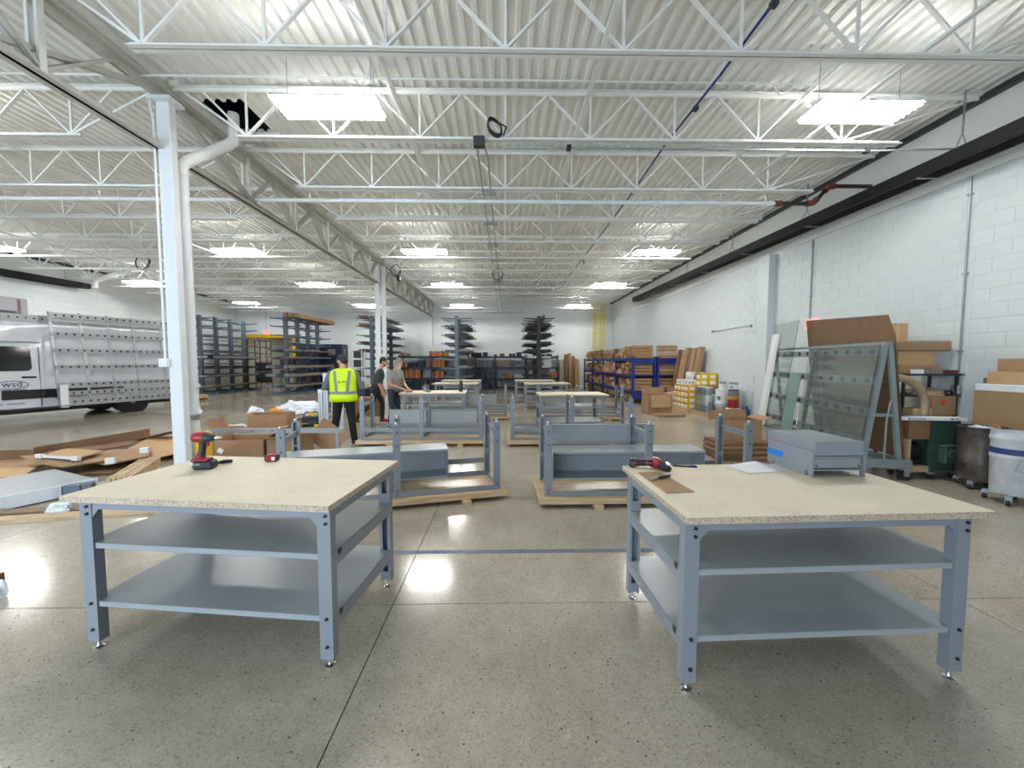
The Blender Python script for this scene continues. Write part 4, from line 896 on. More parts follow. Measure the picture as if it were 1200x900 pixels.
for sx in (-0.35, 0.35):
    for sy in (0, 0.5): obj('post', MB().box(sx - 0.02, sy - 0.02, 0, sx + 0.02, sy + 0.02, 2.95), MT['rack_dark'], t)
for z in (0.3, 1.0, 1.6, 2.1, 2.5, 2.93): obj('shelf', MB().box(-0.35, 0, z - 0.015, 0.35, 0.5, z + 0.015), MT['rack_dark'], t)
obj('bin', MB().box(-0.33, 0.03, 0.32, 0.33, 0.47, 0.95).box(-0.33, 0.03, 1.02, 0.33, 0.47, 1.55), MT['darkgrey'], t)
# white wire shelf and loaded work table behind the vested man
t = thing('wire_shelf', 'white wire shelf unit with black cases behind the far column', 'shelving', (-6.9, 17.3, 0))
for sx in (0, 0.55):
    for sy in (0, 0.4): obj('post', MB().box(sx - 0.015, sy - 0.015, 0, sx + 0.015, sy + 0.015, 2.1), MT['white'], t)
for z in (0.4, 0.9, 1.35, 1.75): obj('shelf', MB().box(0, 0, z - 0.015, 0.55, 0.4, z + 0.015), MT['white'], t)
for z in (0.415, 0.915, 1.365, 1.765):
    o = obj('black_case', MB().box(-6.72, 17.33, z, -6.42, 17.66, z + 0.32), MT['black']); tag(o, 'black case on a shelf of the white wire unit', 'case', 'black cases on the white wire unit')
t = thing('work_table', 'dark framed table loaded with parts between the two standing men', 'table', (-4.85, 12.2, 0))
obj('tabletop', MB().box(-0.6, -0.4, 0.82, 0.6, 0.4, 0.86), MT['pine'], t)
for sx in (-0.55, 0.55):
    for sy in (-0.35, 0.35): obj('leg', MB().box(sx - 0.03, sy - 0.03, 0, sx + 0.03, sy + 0.03, 0.819), MT['navy'], t)
obj('cabinet_body', MB().box(-0.5, -0.3, 0.2, 0.5, 0.32, 0.75), MT['navy'], t)
for k, (x, y, w, h, m, lab) in enumerate(((-5.2, 12.0, 0.3, 0.16, 'cardboard', 'small brown carton on the loaded dark table'), (-4.85, 12.05, 0.22, 0.3, 'white', 'white container on the loaded dark table'), (-4.55, 12.0, 0.26, 0.12, 'darkgrey', 'dark tool case on the loaded dark table'), (-5.0, 12.3, 0.4, 0.1, 'tan_bar', 'tan tray behind the boxes on the loaded dark table'))):
    carton(x, y, 0.861, w, 0.22, h, m, lab, None, 'box_on_table')
o = obj('brown_carton', MB().box(-0.35, 0, 0, 0.35, 0.5, 0.55), MT['cardboard_dark'], loc=(-4.05, 11.4, 0)); tag(o, 'brown carton on the floor behind the walking man\'s legs', 'carton')

# ------------------------------------------------------------------ blue rack with long cartons by the block wall
bx0, bx1, by0, by1 = 4.72, 6.36, 14.3, 23.1
t = thing('blue_rack', 'deep blue pallet rack full of long brown cartons along the block wall', 'rack', (0, 0, 0))
bays_y = [by0 + (by1 - by0) * k / 4 for k in range(5)]
cols_x = [bx0, bx0 + 0.80, bx0 + 0.93, bx1 + 0.1]
for yk in bays_y:
    for x in cols_x: obj('upright', MB().box(x - 0.04, yk - 0.04, 0, x + 0.04, yk + 0.04, 1.80), MT['blue'], t)
BZ = (0.52, 1.12, 1.74)
for xa, xb in ((cols_x[0], cols_x[1]), (cols_x[2], cols_x[3])):
    for z in (0.52, 1.74): obj('end_beam', MB().box(xa + 0.041, by0 - 0.03, z - (0.3 if z < 1 else 0.22), xb - 0.041, by0 + 0.03, z - 0.02), MT['blue'], t)
    obj('end_beam', MB().box(xa + 0.041, by0 - 0.02, 1.06, xb - 0.041, by0 + 0.02, 1.10), MT['navy'], t)
for k in range(4):
    for z in BZ:
        for x in cols_x: obj('beam', MB().box(x - 0.03, bays_y[k] + 0.041, z - 0.11, x + 0.03, bays_y[k + 1] - 0.041, z - 0.001), MT['blue'], t)
for z in BZ: obj('shelf_deck', MB().box(bx0 + 0.031, by0 + 0.05, z - 0.02, bx1 + 0.06, by1 - 0.05, z - 0.003), MT['rack_dark'], t)
obj('floor_rail', MB().box(bx0 - 0.1, by0 - 0.08, 0, bx1 + 0.1, by0 - 0.03, 0.06), MT['grey'], t)
lc = {}
LAYER = ['first', 'second', 'third', 'fourth', 'fifth']; TONE = dict(cardboard='mid', cardboard_tan='pale', cardboard_dark='dark')
def long_carton(x0, x1, y0, w, z, h, m, lab, grp):
    key = (round(x1 - x0, 2), round(w, 2), round(h, 2), m)
    if key not in lc:
        me = MB().box(0, 0, 0, key[0], key[1], key[2]).box(0.0, -0.001, key[2] * 0.48, key[0], 0.0, key[2] * 0.52).mesh('long_carton', [MT[m], MT['tape']])
        lc[key] = me
    o = obj('long_carton', lc[key], loc=(x0, y0, z)); tag(o, lab, 'carton', grp)
for si, (z, zmax, nm) in enumerate(((0.525, 1.0, 'lower'), (1.125, 1.6, 'middle'), (1.745, 2.22, 'top'))):
    y = by0 + 0.06; first = True
    while y < by1 - 0.5:
        w = 0.28 if first else rnd.choice([0.22, 0.28, 0.34])
        if not first and any(y - 0.05 < yk < y + w + 0.05 for yk in bays_y): y += 0.06; continue
        bay = 1 + max(k for k in range(4) if y >= bays_y[k])
        n = 4 if first else rnd.choice([2, 3, 3, 4]); h = round((zmax - z) / 4, 2) if first else round(rnd.uniform(0.72, 1.0) * (zmax - z) / n, 2)
        for r in range(n):
            m = rnd.choice(['cardboard', 'cardboard', 'cardboard_tan', 'cardboard_dark'])
            jog = 0 if first else rnd.uniform(-0.06, 0.05)
            long_carton(bx0 + (0.05 if first else 0.0) + jog, bx0 + (0.75 if first else 0.82) + jog, y, w, z + r * h + 0.001 * r, h - (0.016 if first else 0.006), m if not first else 'cardboard',
                        'long brown carton in the near end of the %s shelf, %s layer, blue rack' % (nm, LAYER[r]) if first else '%s brown carton end out, %s layer, %s bay, %s shelf of the blue rack' % (TONE[m], LAYER[r], LAYER[bay - 1], nm),
                        'near end cartons on the %s shelf of the blue rack' % nm if first else '%s end out cartons, %s layer, %s bay, %s shelf' % (TONE[m], LAYER[r], LAYER[bay - 1], nm))
            if first: long_carton(bx0 + 0.98, bx0 + 1.66, y, w, z + r * h + 0.001 * r, h - 0.016, 'cardboard_tan' if r == 1 else 'cardboard', 'long brown carton at the near wall side end, %s shelf, %s layer' % (nm, LAYER[r]), 'wall side near end cartons, %s shelf of the blue rack' % nm)
        y += w + 0.03; first = False
y = by0 + 0.7
while y < by1 - 0.6:
    bay = 1 + max(k for k in range(4) if y >= bays_y[k])
    for r in range(2): long_carton(bx0 + rnd.uniform(0, 0.1), bx0 + 0.85, y, 0.26, 0.0 + 0.18 * r, 0.175, 'cardboard' if r else 'cardboard_dark', '%s carton on the floor under the %s bay of the blue rack' % ('upper mid brown' if r else 'lower dark brown', LAYER[bay - 1]), '%s floor cartons under the %s bay of the blue rack' % ('upper' if r else 'lower', LAYER[bay - 1]))
    y += rnd.choice([0.3, 0.3, 0.6])
# tall cartons leaning on the wall next to the blue rack
for k in range(6):
    x = 6.02 + 0.03 * (k % 2); y = 13.95 - 0.27 * k; h = 2.02 + 0.03 * ((k * 7) % 3) - (0.05 if k == 1 else 0)
    o = obj('tall_carton', MB().box(-0.07, -0.11, 0, 0.07, 0.11, h), MT['cardboard' if k % 3 else 'cardboard_dark'], loc=(x, y, 0.03), rot=(0, R(9.5), 0))
    tag(o, 'tall brown carton leaning on the block wall, number %s from the blue rack' % ['one', 'two', 'three', 'four', 'five', 'six'][k], 'carton')
# ------------------------------------------------------------------ pallets of yellow boxes and pails along the block wall
def pallet(x, y, w, d, label, rot=0):
    t = thing('wooden_pallet', label, 'pallet', (x, y, 0), rot, 'pallets along the block wall')
    for k in range(5): obj('plank', MB().box(0, d * k / 5 + 0.01, 0.10, w, d * (k + 1) / 5 - 0.02, 0.12), MT['pine'], t)
    for xx in (0.0, w / 2 - 0.04, w - 0.08): obj('stringer', MB().box(xx, 0.0, 0.0, xx + 0.08, d, 0.099), MT['pine_y'], t)
pallet(5.78, 9.98, 0.70, 1.05, 'wooden pallet carrying the stacked white and red pails')
pallet(5.78, 11.1, 0.70, 0.9, 'wooden pallet carrying the wrapped grey pails')
pallet(5.72, 12.05, 0.76, 1.1, 'wooden pallet carrying the yellow boxes')
pallet(5.72, 13.2, 0.70, 0.95, 'wooden pallet carrying the two low white cartons')
yb_w, yb_d, yb_h = 0.25, 0.24, 0.185
ybm = MB().box(0, 0, 0, yb_w, yb_d, yb_h).mesh('body', MT['yellow'], None)
ybl = MB().box(-0.002, 0.06, 0.03, 0, yb_d - 0.02, 0.13).box(0.05, -0.002, 0.03, yb_w - 0.05, 0, 0.13).mesh('white_label', MT['paper'])
ybt = MB().box(-0.0025, 0.01, 0.14, 0, yb_d - 0.01, 0.165).mesh('dark_stripe', MT['rack_dark'])
def yellow_box(x, y, z, lab, grp):
    t = thing('yellow_box', lab, 'box', (x, y, z), 0, grp)
    obj('body', ybm, parent=t); obj('white_label', ybl, parent=t); obj('dark_stripe', ybt, parent=t)
for r in range(4):
    for k in range(4):
        for c in range(2):
            if c == 1 and r < 3: continue
            yellow_box(5.74 + 0.26 * c, 12.07 + 0.25 * k, 0.121 + r * 0.186, 'yellow box, %s layer of the pallet stack, %s from near end' % (['lowest', 'second', 'third', 'top'][r], ['first', 'second', 'third', 'fourth'][k] + (', wall side' if c else '')), 'yellow boxes, %s layer' % ['lowest', 'second', 'third', 'top'][r])
for k in range(2): carton(5.92, 12.2 + 0.42 * k, 0.867, 0.3, 0.38, 0.16, 'white', 'white carton with black print on the yellow boxes', 'white cartons on the yellow boxes')
carton(6.27, 12.55, 0.867, 0.4, 0.4, 0.40, 'white', 'large white carton on the yellow stack against the wall', None)
o = obj('brown_flap_carton', MB().box(-0.02, 0, 0, 0.2, 0.05, 0.38), MT['cardboard'], loc=(6.25, 12.48, 0.867), rot=(0, R(10), 0)); tag(o, 'brown cardboard corner leaning on the large white carton', 'cardboard')
for k in range(2):
    carton(5.92, 13.28 + 0.44 * k, 0.121, 0.34, 0.4, 0.36, 'white', 'low white carton on the pallet nearest the leaning brown cartons', 'low white cartons on the pallet')
carton(5.95, 13.7, 0.485, 0.26, 0.22, 0.24, 'cardboard', 'small open brown carton on the low white cartons', None)
for o_ in [o for o in bpy.data.objects if o.parent is None and str(o.get('label', '')).startswith(('white carton', 'large white carton', 'low white carton'))]:
    xs_ = [v.co.x for v in o_.data.vertices]; ys_ = [v.co.y for v in o_.data.vertices]; zs_ = [v.co.z for v in o_.data.vertices]
    x0, h_, d_ = min(xs_), max(zs_), max(ys_); pb_ = MB()
    for k in range(3): pb_.box(x0 - 0.002, 0.05 + 0.1 * k, h_ * 0.2, x0, 0.09 + 0.1 * k, h_ * (0.55 if k % 2 else 0.7))
    for k in range(2): pb_.box(x0 + 0.05 + 0.1 * k, -0.002, h_ * 0.3, x0 + 0.1 + 0.1 * k, 0, h_ * 0.6)
    obj('dark_print', pb_, MT['grey'], o_)
# grey pails in film
def pail(x, y, z, r, h, body, lid, lab, grp=None, band=None, patch=False):
    t = thing('pail', lab, 'pail', (x, y, z), 0, grp)
    obj('body', MB().lathe([(r * 0.9, 0), (r * 0.9, 0.004), (r, h * 0.94), (r * 0.96, h * 0.94)], n=16), MT[body], t, smooth=40)
    obj('lid', MB().lathe([(r * 1.04, h * 0.92), (r * 1.05, h * 0.99), (r * 0.98, h), (0.001, h * 0.985)], n=16), MT[lid], t, smooth=40)
    obj('rim', MB().lathe([(r * 1.0, h * 0.78), (r * 1.04, h * 0.79), (r * 1.04, h * 0.82), (r * 1.0, h * 0.83)], n=16), MT[lid], t, smooth=40)
    if band: obj('label_band', MB().lathe([(r * 0.95, h * 0.2), (r * 0.965, h * 0.2), (r * 1.015, h * 0.72), (r * 0.99, h * 0.72)], n=16), MT[band], t, smooth=40)
    if patch:
        pb = MB()
        for a0, z0, z1 in ((195, .34, .48), (215, .34, .48), (200, .22, .30), (216, .22, .30)):
            for k in range(3):
                a, b_ = R(a0 + 5 * k), R(a0 + 5 * k + 5); rr = r * 1.03
                pb.add([(rr * math.cos(a), rr * math.sin(a), h * z0), (rr * math.cos(b_), rr * math.sin(b_), h * z0), (rr * math.cos(b_), rr * math.sin(b_), h * z1), (rr * math.cos(a), rr * math.sin(a), h * z1)], [(0, 1, 2, 3)])
        obj('dark_print', pb, MT['ink'], t)
    return t
for k in range(2):
    for c in range(2):
        for r in range(3):
            if c == 1 and r == 2: continue
            pail(5.95 + 0.3 * c, 11.30 + 0.3 * k, 0.121 + 0.25 * r, 0.135, 0.245, 'white' if r % 2 else 'galv', 'white', '%s film wrapped pail of the %s column beside the yellow boxes%s' % (['lowest', 'second', 'third'][r], ['nearer', 'farther'][k], ', wall side' if c else ''), 'film wrapped pails')
t = thing('pail_film', 'clear film drawn round the pails beside the yellow boxes', 'film', (6.1, 11.45, 0.13)); 
obj('film_sheet', MB().box(-0.31, -0.31, 0.0, -0.305, 0.31, 0.72), MT['glass'], t)
carton(6.1, 10.92, 0.121, 0.42, 0.2, 0.3, 'bluegrey', 'pale blue wrapped bundle at the foot of the pails', None)
yb2 = [(5.98, 11.95), (6.24, 11.95)]
for k, (x, y) in enumerate(yb2):
    for r in range(2): yellow_box(x, y - 0.14, 0.88 + r * 0.187, 'yellow box on the high end of the stack above the wrapped pails', 'yellow boxes on the high end')
    carton(x + 0.13, y - 0.13, 0.121, 0.24, 0.22, 0.755, 'cardboard', 'plain carton standing under the high yellow boxes', 'plain cartons under the yellow boxes')
# pails on the nearest pallet
pail(5.95, 10.55, 0.121, 0.165, 0.36, 'galv', 'white', 'grey drum shaped pail under the pail with black print', None)
pail(5.95, 10.55, 0.483, 0.16, 0.36, 'white', 'white', 'white pail with black print, topped by a small black lidded tub', None, patch=True)
pail(5.97, 10.57, 0.845, 0.085, 0.2, 'white', 'black', 'small white tub with black lid on top of the printed pail', None)
pail(6.02, 10.13, 0.121, 0.165, 0.26, 'white', 'white', 'wide white pail under the red pail', None)
pail(6.02, 10.13, 0.383, 0.14, 0.29, 'red', 'yellow', 'red pail with yellow rim in the pail stack', None)
pail(6.02, 10.13, 0.675, 0.12, 0.2, 'grey', 'black', 'grey pail with black lid above the red pail', None)
pail(6.02, 10.13, 0.877, 0.11, 0.17, 'white', 'black', 'small white pail topmost above the red pail', None, patch=True)
pail(6.3, 10.6, 0.121, 0.16, 0.36, 'darkgrey', 'white', 'dark pail behind the printed pail', None)
pail(6.3, 10.6, 0.483, 0.155, 0.36, 'grey', 'white', 'grey pail stacked behind the printed pail by the wall', None)
def crumple(name, label, cat, loc, sx, sy, sz, m, seed, sub=3):
    bm = bmesh.new(); bmesh.ops.create_icosphere(bm, subdivisions=sub, radius=1.0)
    from mathutils import noise
    for v in bm.verts:
        n = noise.noise(v.co * 1.7 + Vector((seed, 0, 0))) * 0.45 + noise.noise(v.co * 4.5 + Vector((0, seed, 0))) * 0.28
        v.co *= 1 + n
        v.co.x *= sx; v.co.y *= sy; v.co.z = max(0.0, v.co.z * sz + sz * 0.45)
    me = bpy.data.meshes.new(name); bm.to_mesh(me); bm.free(); me.materials.append(m)
    o = bpy.data.objects.new(name, me); LINK(o); o.location = loc; tag(o, label, cat); return o
crumple('blue_cloth', 'crumpled blue cloth on the pallet end beside the pilaster', 'cloth', (6.36, 10.16, 0.122), 0.13, 0.12, 0.2, mat('cloth_blue', S(54, 84, 140), 0.8), 3.1)

# ------------------------------------------------------------------ open cartons on the floor
def open_carton(name, label, loc, rotz, w, d, h, flaps=(60, 60, 40, 40), m='cardboard', t_=0.006, fk=0.45):
    t = thing(name, label, 'carton', loc, rotz)
    obj('carton_body', MB().box(-w / 2, -d / 2, 0, w / 2, d / 2, t_).box(-w / 2, -d / 2, t_, w / 2, -d / 2 + t_, h).box(-w / 2, d / 2 - t_, t_, w / 2, d / 2, h).box(-w / 2, -d / 2 + t_, t_, -w / 2 + t_, d / 2 - t_, h).box(w / 2 - t_, -d / 2 + t_, t_, w / 2, d / 2 - t_, h), MT[m], t)
    for i, a in enumerate(flaps):
        if a is None: continue
        fl = (d if i < 2 else w) * fk
        c, s = math.cos(R(a)), math.sin(R(a))
        if i == 0: b = MB().bar((0, -d / 2, h), (0, -d / 2 - fl * c, h + fl * s), w - 0.01, t_)
        elif i == 1: b = MB().bar((0, d / 2, h), (0, d / 2 + fl * c, h + fl * s), w - 0.01, t_)
        elif i == 2: b = MB().bar((-w / 2, 0, h), (-w / 2 - fl * c, 0, h + fl * s), d - 0.01, t_)
        else: b = MB().bar((w / 2, 0, h), (w / 2 + fl * c, 0, h + fl * s), d - 0.01, t_)
        obj('flap', b, MT[m], t)
    return t
t = open_carton('open_carton', 'large open carton standing on the floor before the blue rack', (4.66, 11.85, 0), R(4), 0.74, 0.5, 0.60, (None, 80, None, 15), fk=0.4)
obj('inner_flap', MB().bar((-0.05, -0.245, 0.60), (-0.05, -0.02, 0.48), 0.56, 0.006), MT['cardboard_tan'], t)
obj('front_flap', MB().bar((0.0, -0.256, 0.60), (0.0, -0.30, 0.22), 0.6, 0.006), MT['cardboard_tan'], t)
o = obj('flat_carton', MB().box(-0.4, -0.25, 0, 0.4, 0.25, 0.07), MT['cardboard'], loc=(4.78, 11.27, 0.0), rot=(0, 0, R(6))); tag(o, 'folded carton lying flat in front of the large open carton', 'carton')
# flattened cartons in a stack with an open carton on top
for k in range(7):
    o = obj('flat_carton', MB().box(-0.42, -0.3, 0, 0.42, 0.3, 0.04), MT['cardboard' if k % 2 else 'cardboard_dark'], loc=(3.90 + rnd.uniform(-.03, .03), 6.40 + rnd.uniform(-.02, .02), 0.0415 * k), rot=(0, 0, R(rnd.uniform(-4, 4))))
    tag(o, 'flattened carton in the stack under the open carton, %s from the floor' % ['lowest', 'second', 'third', 'fourth', 'fifth', 'sixth', 'topmost, seventh'][k], 'carton')
open_carton('open_carton', 'open brown carton on the flattened stack behind the drawer unit', (3.90, 6.40, 0.292), R(-3), 0.52, 0.46, 0.36, (None, 80, 84, 20), fk=0.28)

# ------------------------------------------------------------------ glass rack on casters
GA = R(-11.3)
t = thing('glass_rack', 'grey A frame glass rack on casters near the block wall', 'rack', (5.10, 5.10, 0), GA)
GL = 3.16; HT = 1.83
fx = lambda z: -0.215 + 0.19 * (z - 0.28) / (HT - 0.28)      # front plane, leaning
for y in (0.03, GL / 2, GL - 0.03):
    obj('front_post', MB().bar((fx(0.28), y, 0.28), (fx(HT), y, HT), 0.06, 0.045), MT['steel_g'] if 'steel_g' in MT else MT.setdefault('steel_g', mat('rack_steel', S(132, 142, 144), 0.45, var=0.08)), t)
    obj('back_post', MB().bar((0.2, y, 0.28), (0.03, y, HT), 0.055, 0.045), MT['steel_g'], t)
    obj('base_beam', MB().box(-0.34, y - 0.04, 0.17, 0.34, y + 0.04, 0.275), MT['steel_g'], t)
    obj('tie', MB().box(fx(0.9) + 0.03, y - 0.02, 0.86, 0.12, y + 0.02, 0.9), MT['steel_g'], t)
obj('top_tie', MB().box(-0.04, 0, HT, 0.05, GL, HT + 0.04), MT['steel_g'], t)
obj('base_rail', MB().box(-0.30, 0.04, 0.19, -0.22, GL - 0.04, 0.26).box(0.22, 0.04, 0.19, 0.30, GL - 0.04, 0.26), MT['steel_g'], t)
obj('handle', MB().tube([(0.0, -0.02, 0.3), (0.0, -0.03, 0.8), (0.03, -0.03, 1.05), (0.06, -0.02, 1.1)], 0.012, 8), MT['steel_g'], t)
pad_me = MB().cyl((0, 0, 0), (-0.022, 0, 0), 0.035, 0.028, n=12).mesh('rubber_pad', MT['rubber'], 40)
for z in (0.50, 0.92, 1.34, 1.74):
    rl = obj('rail', MB().box(fx(z) - 0.05, 0, z - 0.055, fx(z) - 0.032, GL, z + 0.055), MT['steel_g'], t)
    for k in range(12): obj('rubber_pad', pad_me, parent=rl, loc=(fx(z) - 0.05, 0.14 + k * 0.262, z))
cw = MB().cyl((0, -0.022, 0.065), (0, 0.022, 0.065), 0.065, n=16).mesh('wheel', MT['rubber'], 40)
cf = MB().box(-0.04, -0.032, 0.14, 0.04, 0.032, 0.168).box(-0.03, -0.032, 0.06, 0.03, -0.026, 0.14).box(-0.03, 0.026, 0.06, 0.03, 0.032, 0.14).mesh('caster', MT['galv'])
for x in (-0.29, 0.29):
    for y in (0.03, GL / 2, GL - 0.03):
        c = obj('caster', cf, parent=t, loc=(x, y, 0)); obj('wheel', cw, parent=c)
Mg = Matrix.Translation((5.10, 5.10, 0)) @ Matrix.Rotation(GA, 4, 'Z')
def on_rack(name, label, cat, y0, y1, z0, z1, off, thick, m, skew=0.0):
    """a sheet leaning on the rack's front: rows in the plane parallel to the posts"""
    b = MB(); ex = lambda z: -0.215 + 0.19 * (z - 0.28) / (HT - 0.28) - 0.075 - off
    f0 = lambda a, c: Mg @ Vector((ex(c), a, c)); f1 = lambda a, c: Mg @ Vector((ex(c) - thick, a, c))
    b.prism([(y0, z0), (y1, z0), (y1 + skew, z1), (y0 + skew, z1)], lambda a, c: tuple(f0(a, c)), lambda a, c: tuple(f1(a, c)))
    o = obj(name, b, m); tag(o, label, cat); return o
on_rack('glass_sheet', 'large clear glass pane leaning on the near half of the glass rack', 'glass', 0.0, 1.62, 0.30, 1.83, 0.002, 0.008, MT['glass'])
on_rack('glass_sheet', 'tall narrow glass pane standing above the far end of the glass rack', 'glass', 2.15, 3.05, 0.30, 2.38, 0.002, 0.008, MT['glass'])
on_rack('glass_sheet', 'small textured glass strip between the two large panes', 'glass', 1.75, 2.12, 0.30, 1.40, 0.004, 0.012, mat('textured_glass', S(176, 205, 200), 0.35, trans=0.7, bump=0.5, bscale=14))
on_rack('white_profile', 'long white profile leaning before the tall narrow glass pane', 'profile', 2.72, 2.92, 0.30, 2.16, 0.04, 0.05, MT['white'])
# cardboard sheet on the back of the rack
b = MB(); hx = lambda z: 0.285 - 0.17 * (z - 0.28) / (HT - 0.28)
g0 = lambda a, c: tuple(Mg @ Vector((hx(c), a, c))); g1 = lambda a, c: tuple(Mg @ Vector((hx(c) + 0.012, a, c)))
b.prism([(0.06, 0.29), (2.1, 0.29), (2.1, 2.36), (0.16, 2.24), (0.06, 1.95)], g0, g1)
o = obj('cardboard_sheet', b, MT['cardboard_dark']); tag(o, 'huge brown cardboard sheet leaning on the back of the glass rack', 'cardboard')

# ------------------------------------------------------------------ clutter by the wall behind the near bench
t = thing('black_shelf_unit', 'black metal shelf unit with open shelves against the block wall', 'shelving', (5.70, 5.46, 0))
for sx in (0, 0.78):
    for sy in (0, 0.36): obj('post', MB().box(sx, sy, 0, sx + 0.03, sy + 0.03, 1.43), MT['rack_dark'], t)
for z in (0.25, 0.72, 1.10, 1.40): obj('shelf', MB().box(-0.02, -0.02, z, 0.83, 0.41, z + 0.03), MT['rack_dark'], t)
obj('hook', MB().tube([(0.8, -0.02, 1.42), (0.86, -0.03, 1.42), (0.87, -0.03, 1.3)], 0.012, 6), MT['black'], t)
def mixed(x, y, z, w, d, h, m, lab, grp=None, name='carton', rot=0): carton(x, y, z, w, d, h, m, lab, grp, name, rot)
mixed(6.02, 5.55, 1.431, 0.6, 0.3, 0.12, 'cardboard', 'brown carton on the black shelf unit, lowest of three')
mixed(5.98, 5.56, 1.553, 0.55, 0.28, 0.20, 'cardboard_tan', 'brown carton on the black shelf unit, under the long one')
o = obj('long_carton', MB().box(-0.48, 0, 0, 0.48, 0.28, 0.15), MT['cardboard'], loc=(6.0, 5.54, 1.756), bevel=0.02); tag(o, 'long brown carton lying across the top of the shelf unit cartons', 'carton')
t = thing('carton', 'small brown carton with tape, topmost behind the cardboard sheet', 'carton', (5.72, 5.6, 1.909), 0)
obj('body', MB().box(-0.15, 0, 0, 0.15, 0.2, 0.25), MT['cardboard_tan'], t); obj('tape', MB().box(-0.02, -0.002, 0, 0.02, 0, 0.25), MT['tape'], t)
for k, (x, w, h, m, lab) in enumerate(((5.92, 0.1, 0.06, 'paper', 'white pad lying on the front edge of the black shelf unit'), (6.14, 0.2, 0.07, 'tan_bar', 'tan tin on the front edge of the black shelf unit'), (6.36, 0.22, 0.05, 'coupling', 'flat red box on the front edge of the black shelf unit'))):
    carton(x, 5.44, 1.431, w, 0.09, h, m, lab, None, 'small_box')
for k in range(9):
    o = obj('wood_offcut', MB().bar((0, 0, 0.012), (0.42 + 0.02 * (k % 3), 0.0, 0.012), 0.05, 0.02), MT['pine'], loc=(5.86 + 0.03 * (k % 4), 5.46 + 0.03 * k, 1.131 + 0.02 * (k // 3)), rot=(0, R(-3 if k % 2 else 2), R(-8 + 4 * k % 17)))
    tag(o, 'thin wood offcut in the heap on a shelf of the black unit', 'wood', 'wood offcuts on the black shelf unit')
t = thing('flexible_hose', 'thick tan flexible hose arching down beside the glass rack', 'hose', (5.5, 5.30, 0))
pts = [(-0.08 + 0.42 * math.sin(R(a)), 0.0, 1.02 + 0.36 * math.cos(R(a))) for a in range(-10, 100, 10)] + [(0.34, 0, 0.95), (0.34, 0.0, 0.86)]
obj('hose', MB().tube(pts, 0.052, 12), MT['hose'], t, smooth=60)
hr = MB()
for i in range(len(pts) - 1):
    p, q = Vector(pts[i]), Vector(pts[i + 1]); hr.cyl(p.lerp(q, 0.3), p.lerp(q, 0.5), 0.056, n=12)
obj('hose_ribs', hr, MT['hose'], t, smooth=40)
t = thing('saw_machine', 'green machine stand with plywood box and blower on casters', 'machine', (5.46, 5.10, 0))
obj('plywood_box', MB().box(0.0, 0.02, 0.55, 0.29, 0.32, 0.80), mat('old_ply', S(150, 112, 78), 0.6, rgb2=S(126, 92, 62), vscale=4), t)
obj('plywood_shelf', MB().box(0.0, 0.02, 0.10, 0.30, 0.30, 0.18), MT['pine'], t)
obj('plywood_leg', MB().box(0.0, 0.02, 0.18, 0.04, 0.30, 0.55), MT['pine'], t)
obj('motor', MB().cyl((0.08, 0.2, 0.36), (0.28, 0.2, 0.36), 0.12, n=16).box(0.07, 0.1, 0.18, 0.28, 0.28, 0.25), MT['black'], t, smooth=40)
obj('corner_post', MB().box(0.31, 0.0, 0.10, 0.37, 0.06, 0.81).box(0.31, 0.26, 0.10, 0.37, 0.32, 0.81), MT['green'], t)
obj('cabinet', MB().box(0.37, 0.05, 0.10, 0.76, 0.32, 0.81), MT['green'], t, bevel=0.01)
bl = obj('blower_housing', MB().box(0.39, -0.1, 0.24, 0.57, 0.05, 0.46).box(0.375, -0.11, 0.46, 0.585, 0.05, 0.485), MT['green'], t, bevel=0.008)
obj('outlet', MB().cyl((0.46, -0.1, 0.38), (0.43, -0.16, 0.38), 0.055, n=14), MT['green'], bl, smooth=40)
obj('outlet_hole', MB().cyl((0.43, -0.1605, 0.38), (0.4295, -0.1615, 0.38), 0.042, n=14), MT['black'], bl)
for x, y in ((0.34, 0.03), (0.72, 0.1), (0.04, 0.28), (0.04, 0.05)):
    c = obj('caster', MB().box(x - 0.03, y - 0.03, 0.07, x + 0.03, y + 0.03, 0.1), MT['galv'], t); obj('wheel', MB().cyl((x, y - 0.018, 0.04), (x, y + 0.018, 0.04), 0.04, n=14), MT['rubber'], c, smooth=40)
t = thing('white_long_box', 'long white printed carton lying across the green machine', 'carton', (5.35, 5.14, 0.811), R(-7))
obj('body', MB().box(0, 0, 0, 0.82, 0.14, 0.04), MT['paper'], t)
for x0 in (0.1, 0.62): obj('dark_print', MB().box(x0, -0.001, 0.012, x0 + 0.03, 0, 0.03).box(x0 + 0.04, -0.001, 0.018, x0 + 0.055, 0, 0.03).box(x0 + 0.07, -0.001, 0.012, x0 + 0.09, 0, 0.026), MT['ink'], t)
obj('blue_print', MB().box(0.2, -0.001, 0.01, 0.32, 0, 0.03), mat('print_blue', S(150, 175, 215), 0.6), t)
mixed(5.83, 5.28, 0.852, 0.3, 0.15, 0.10, 'cardboard_tan', 'small tan carton behind the white printed carton')
t = thing('carton', 'brown carton with a red label standing on the green machine', 'carton', (6.10, 5.27, 0.852), 0)
obj('body', MB().box(-0.16, 0, 0, 0.16, 0.16, 0.27), MT['cardboard'], t); obj('red_label', MB().box(-0.05, -0.002, 0.15, 0.0, 0, 0.22), mat('label_red', S(230, 50, 40), 0.5), t)
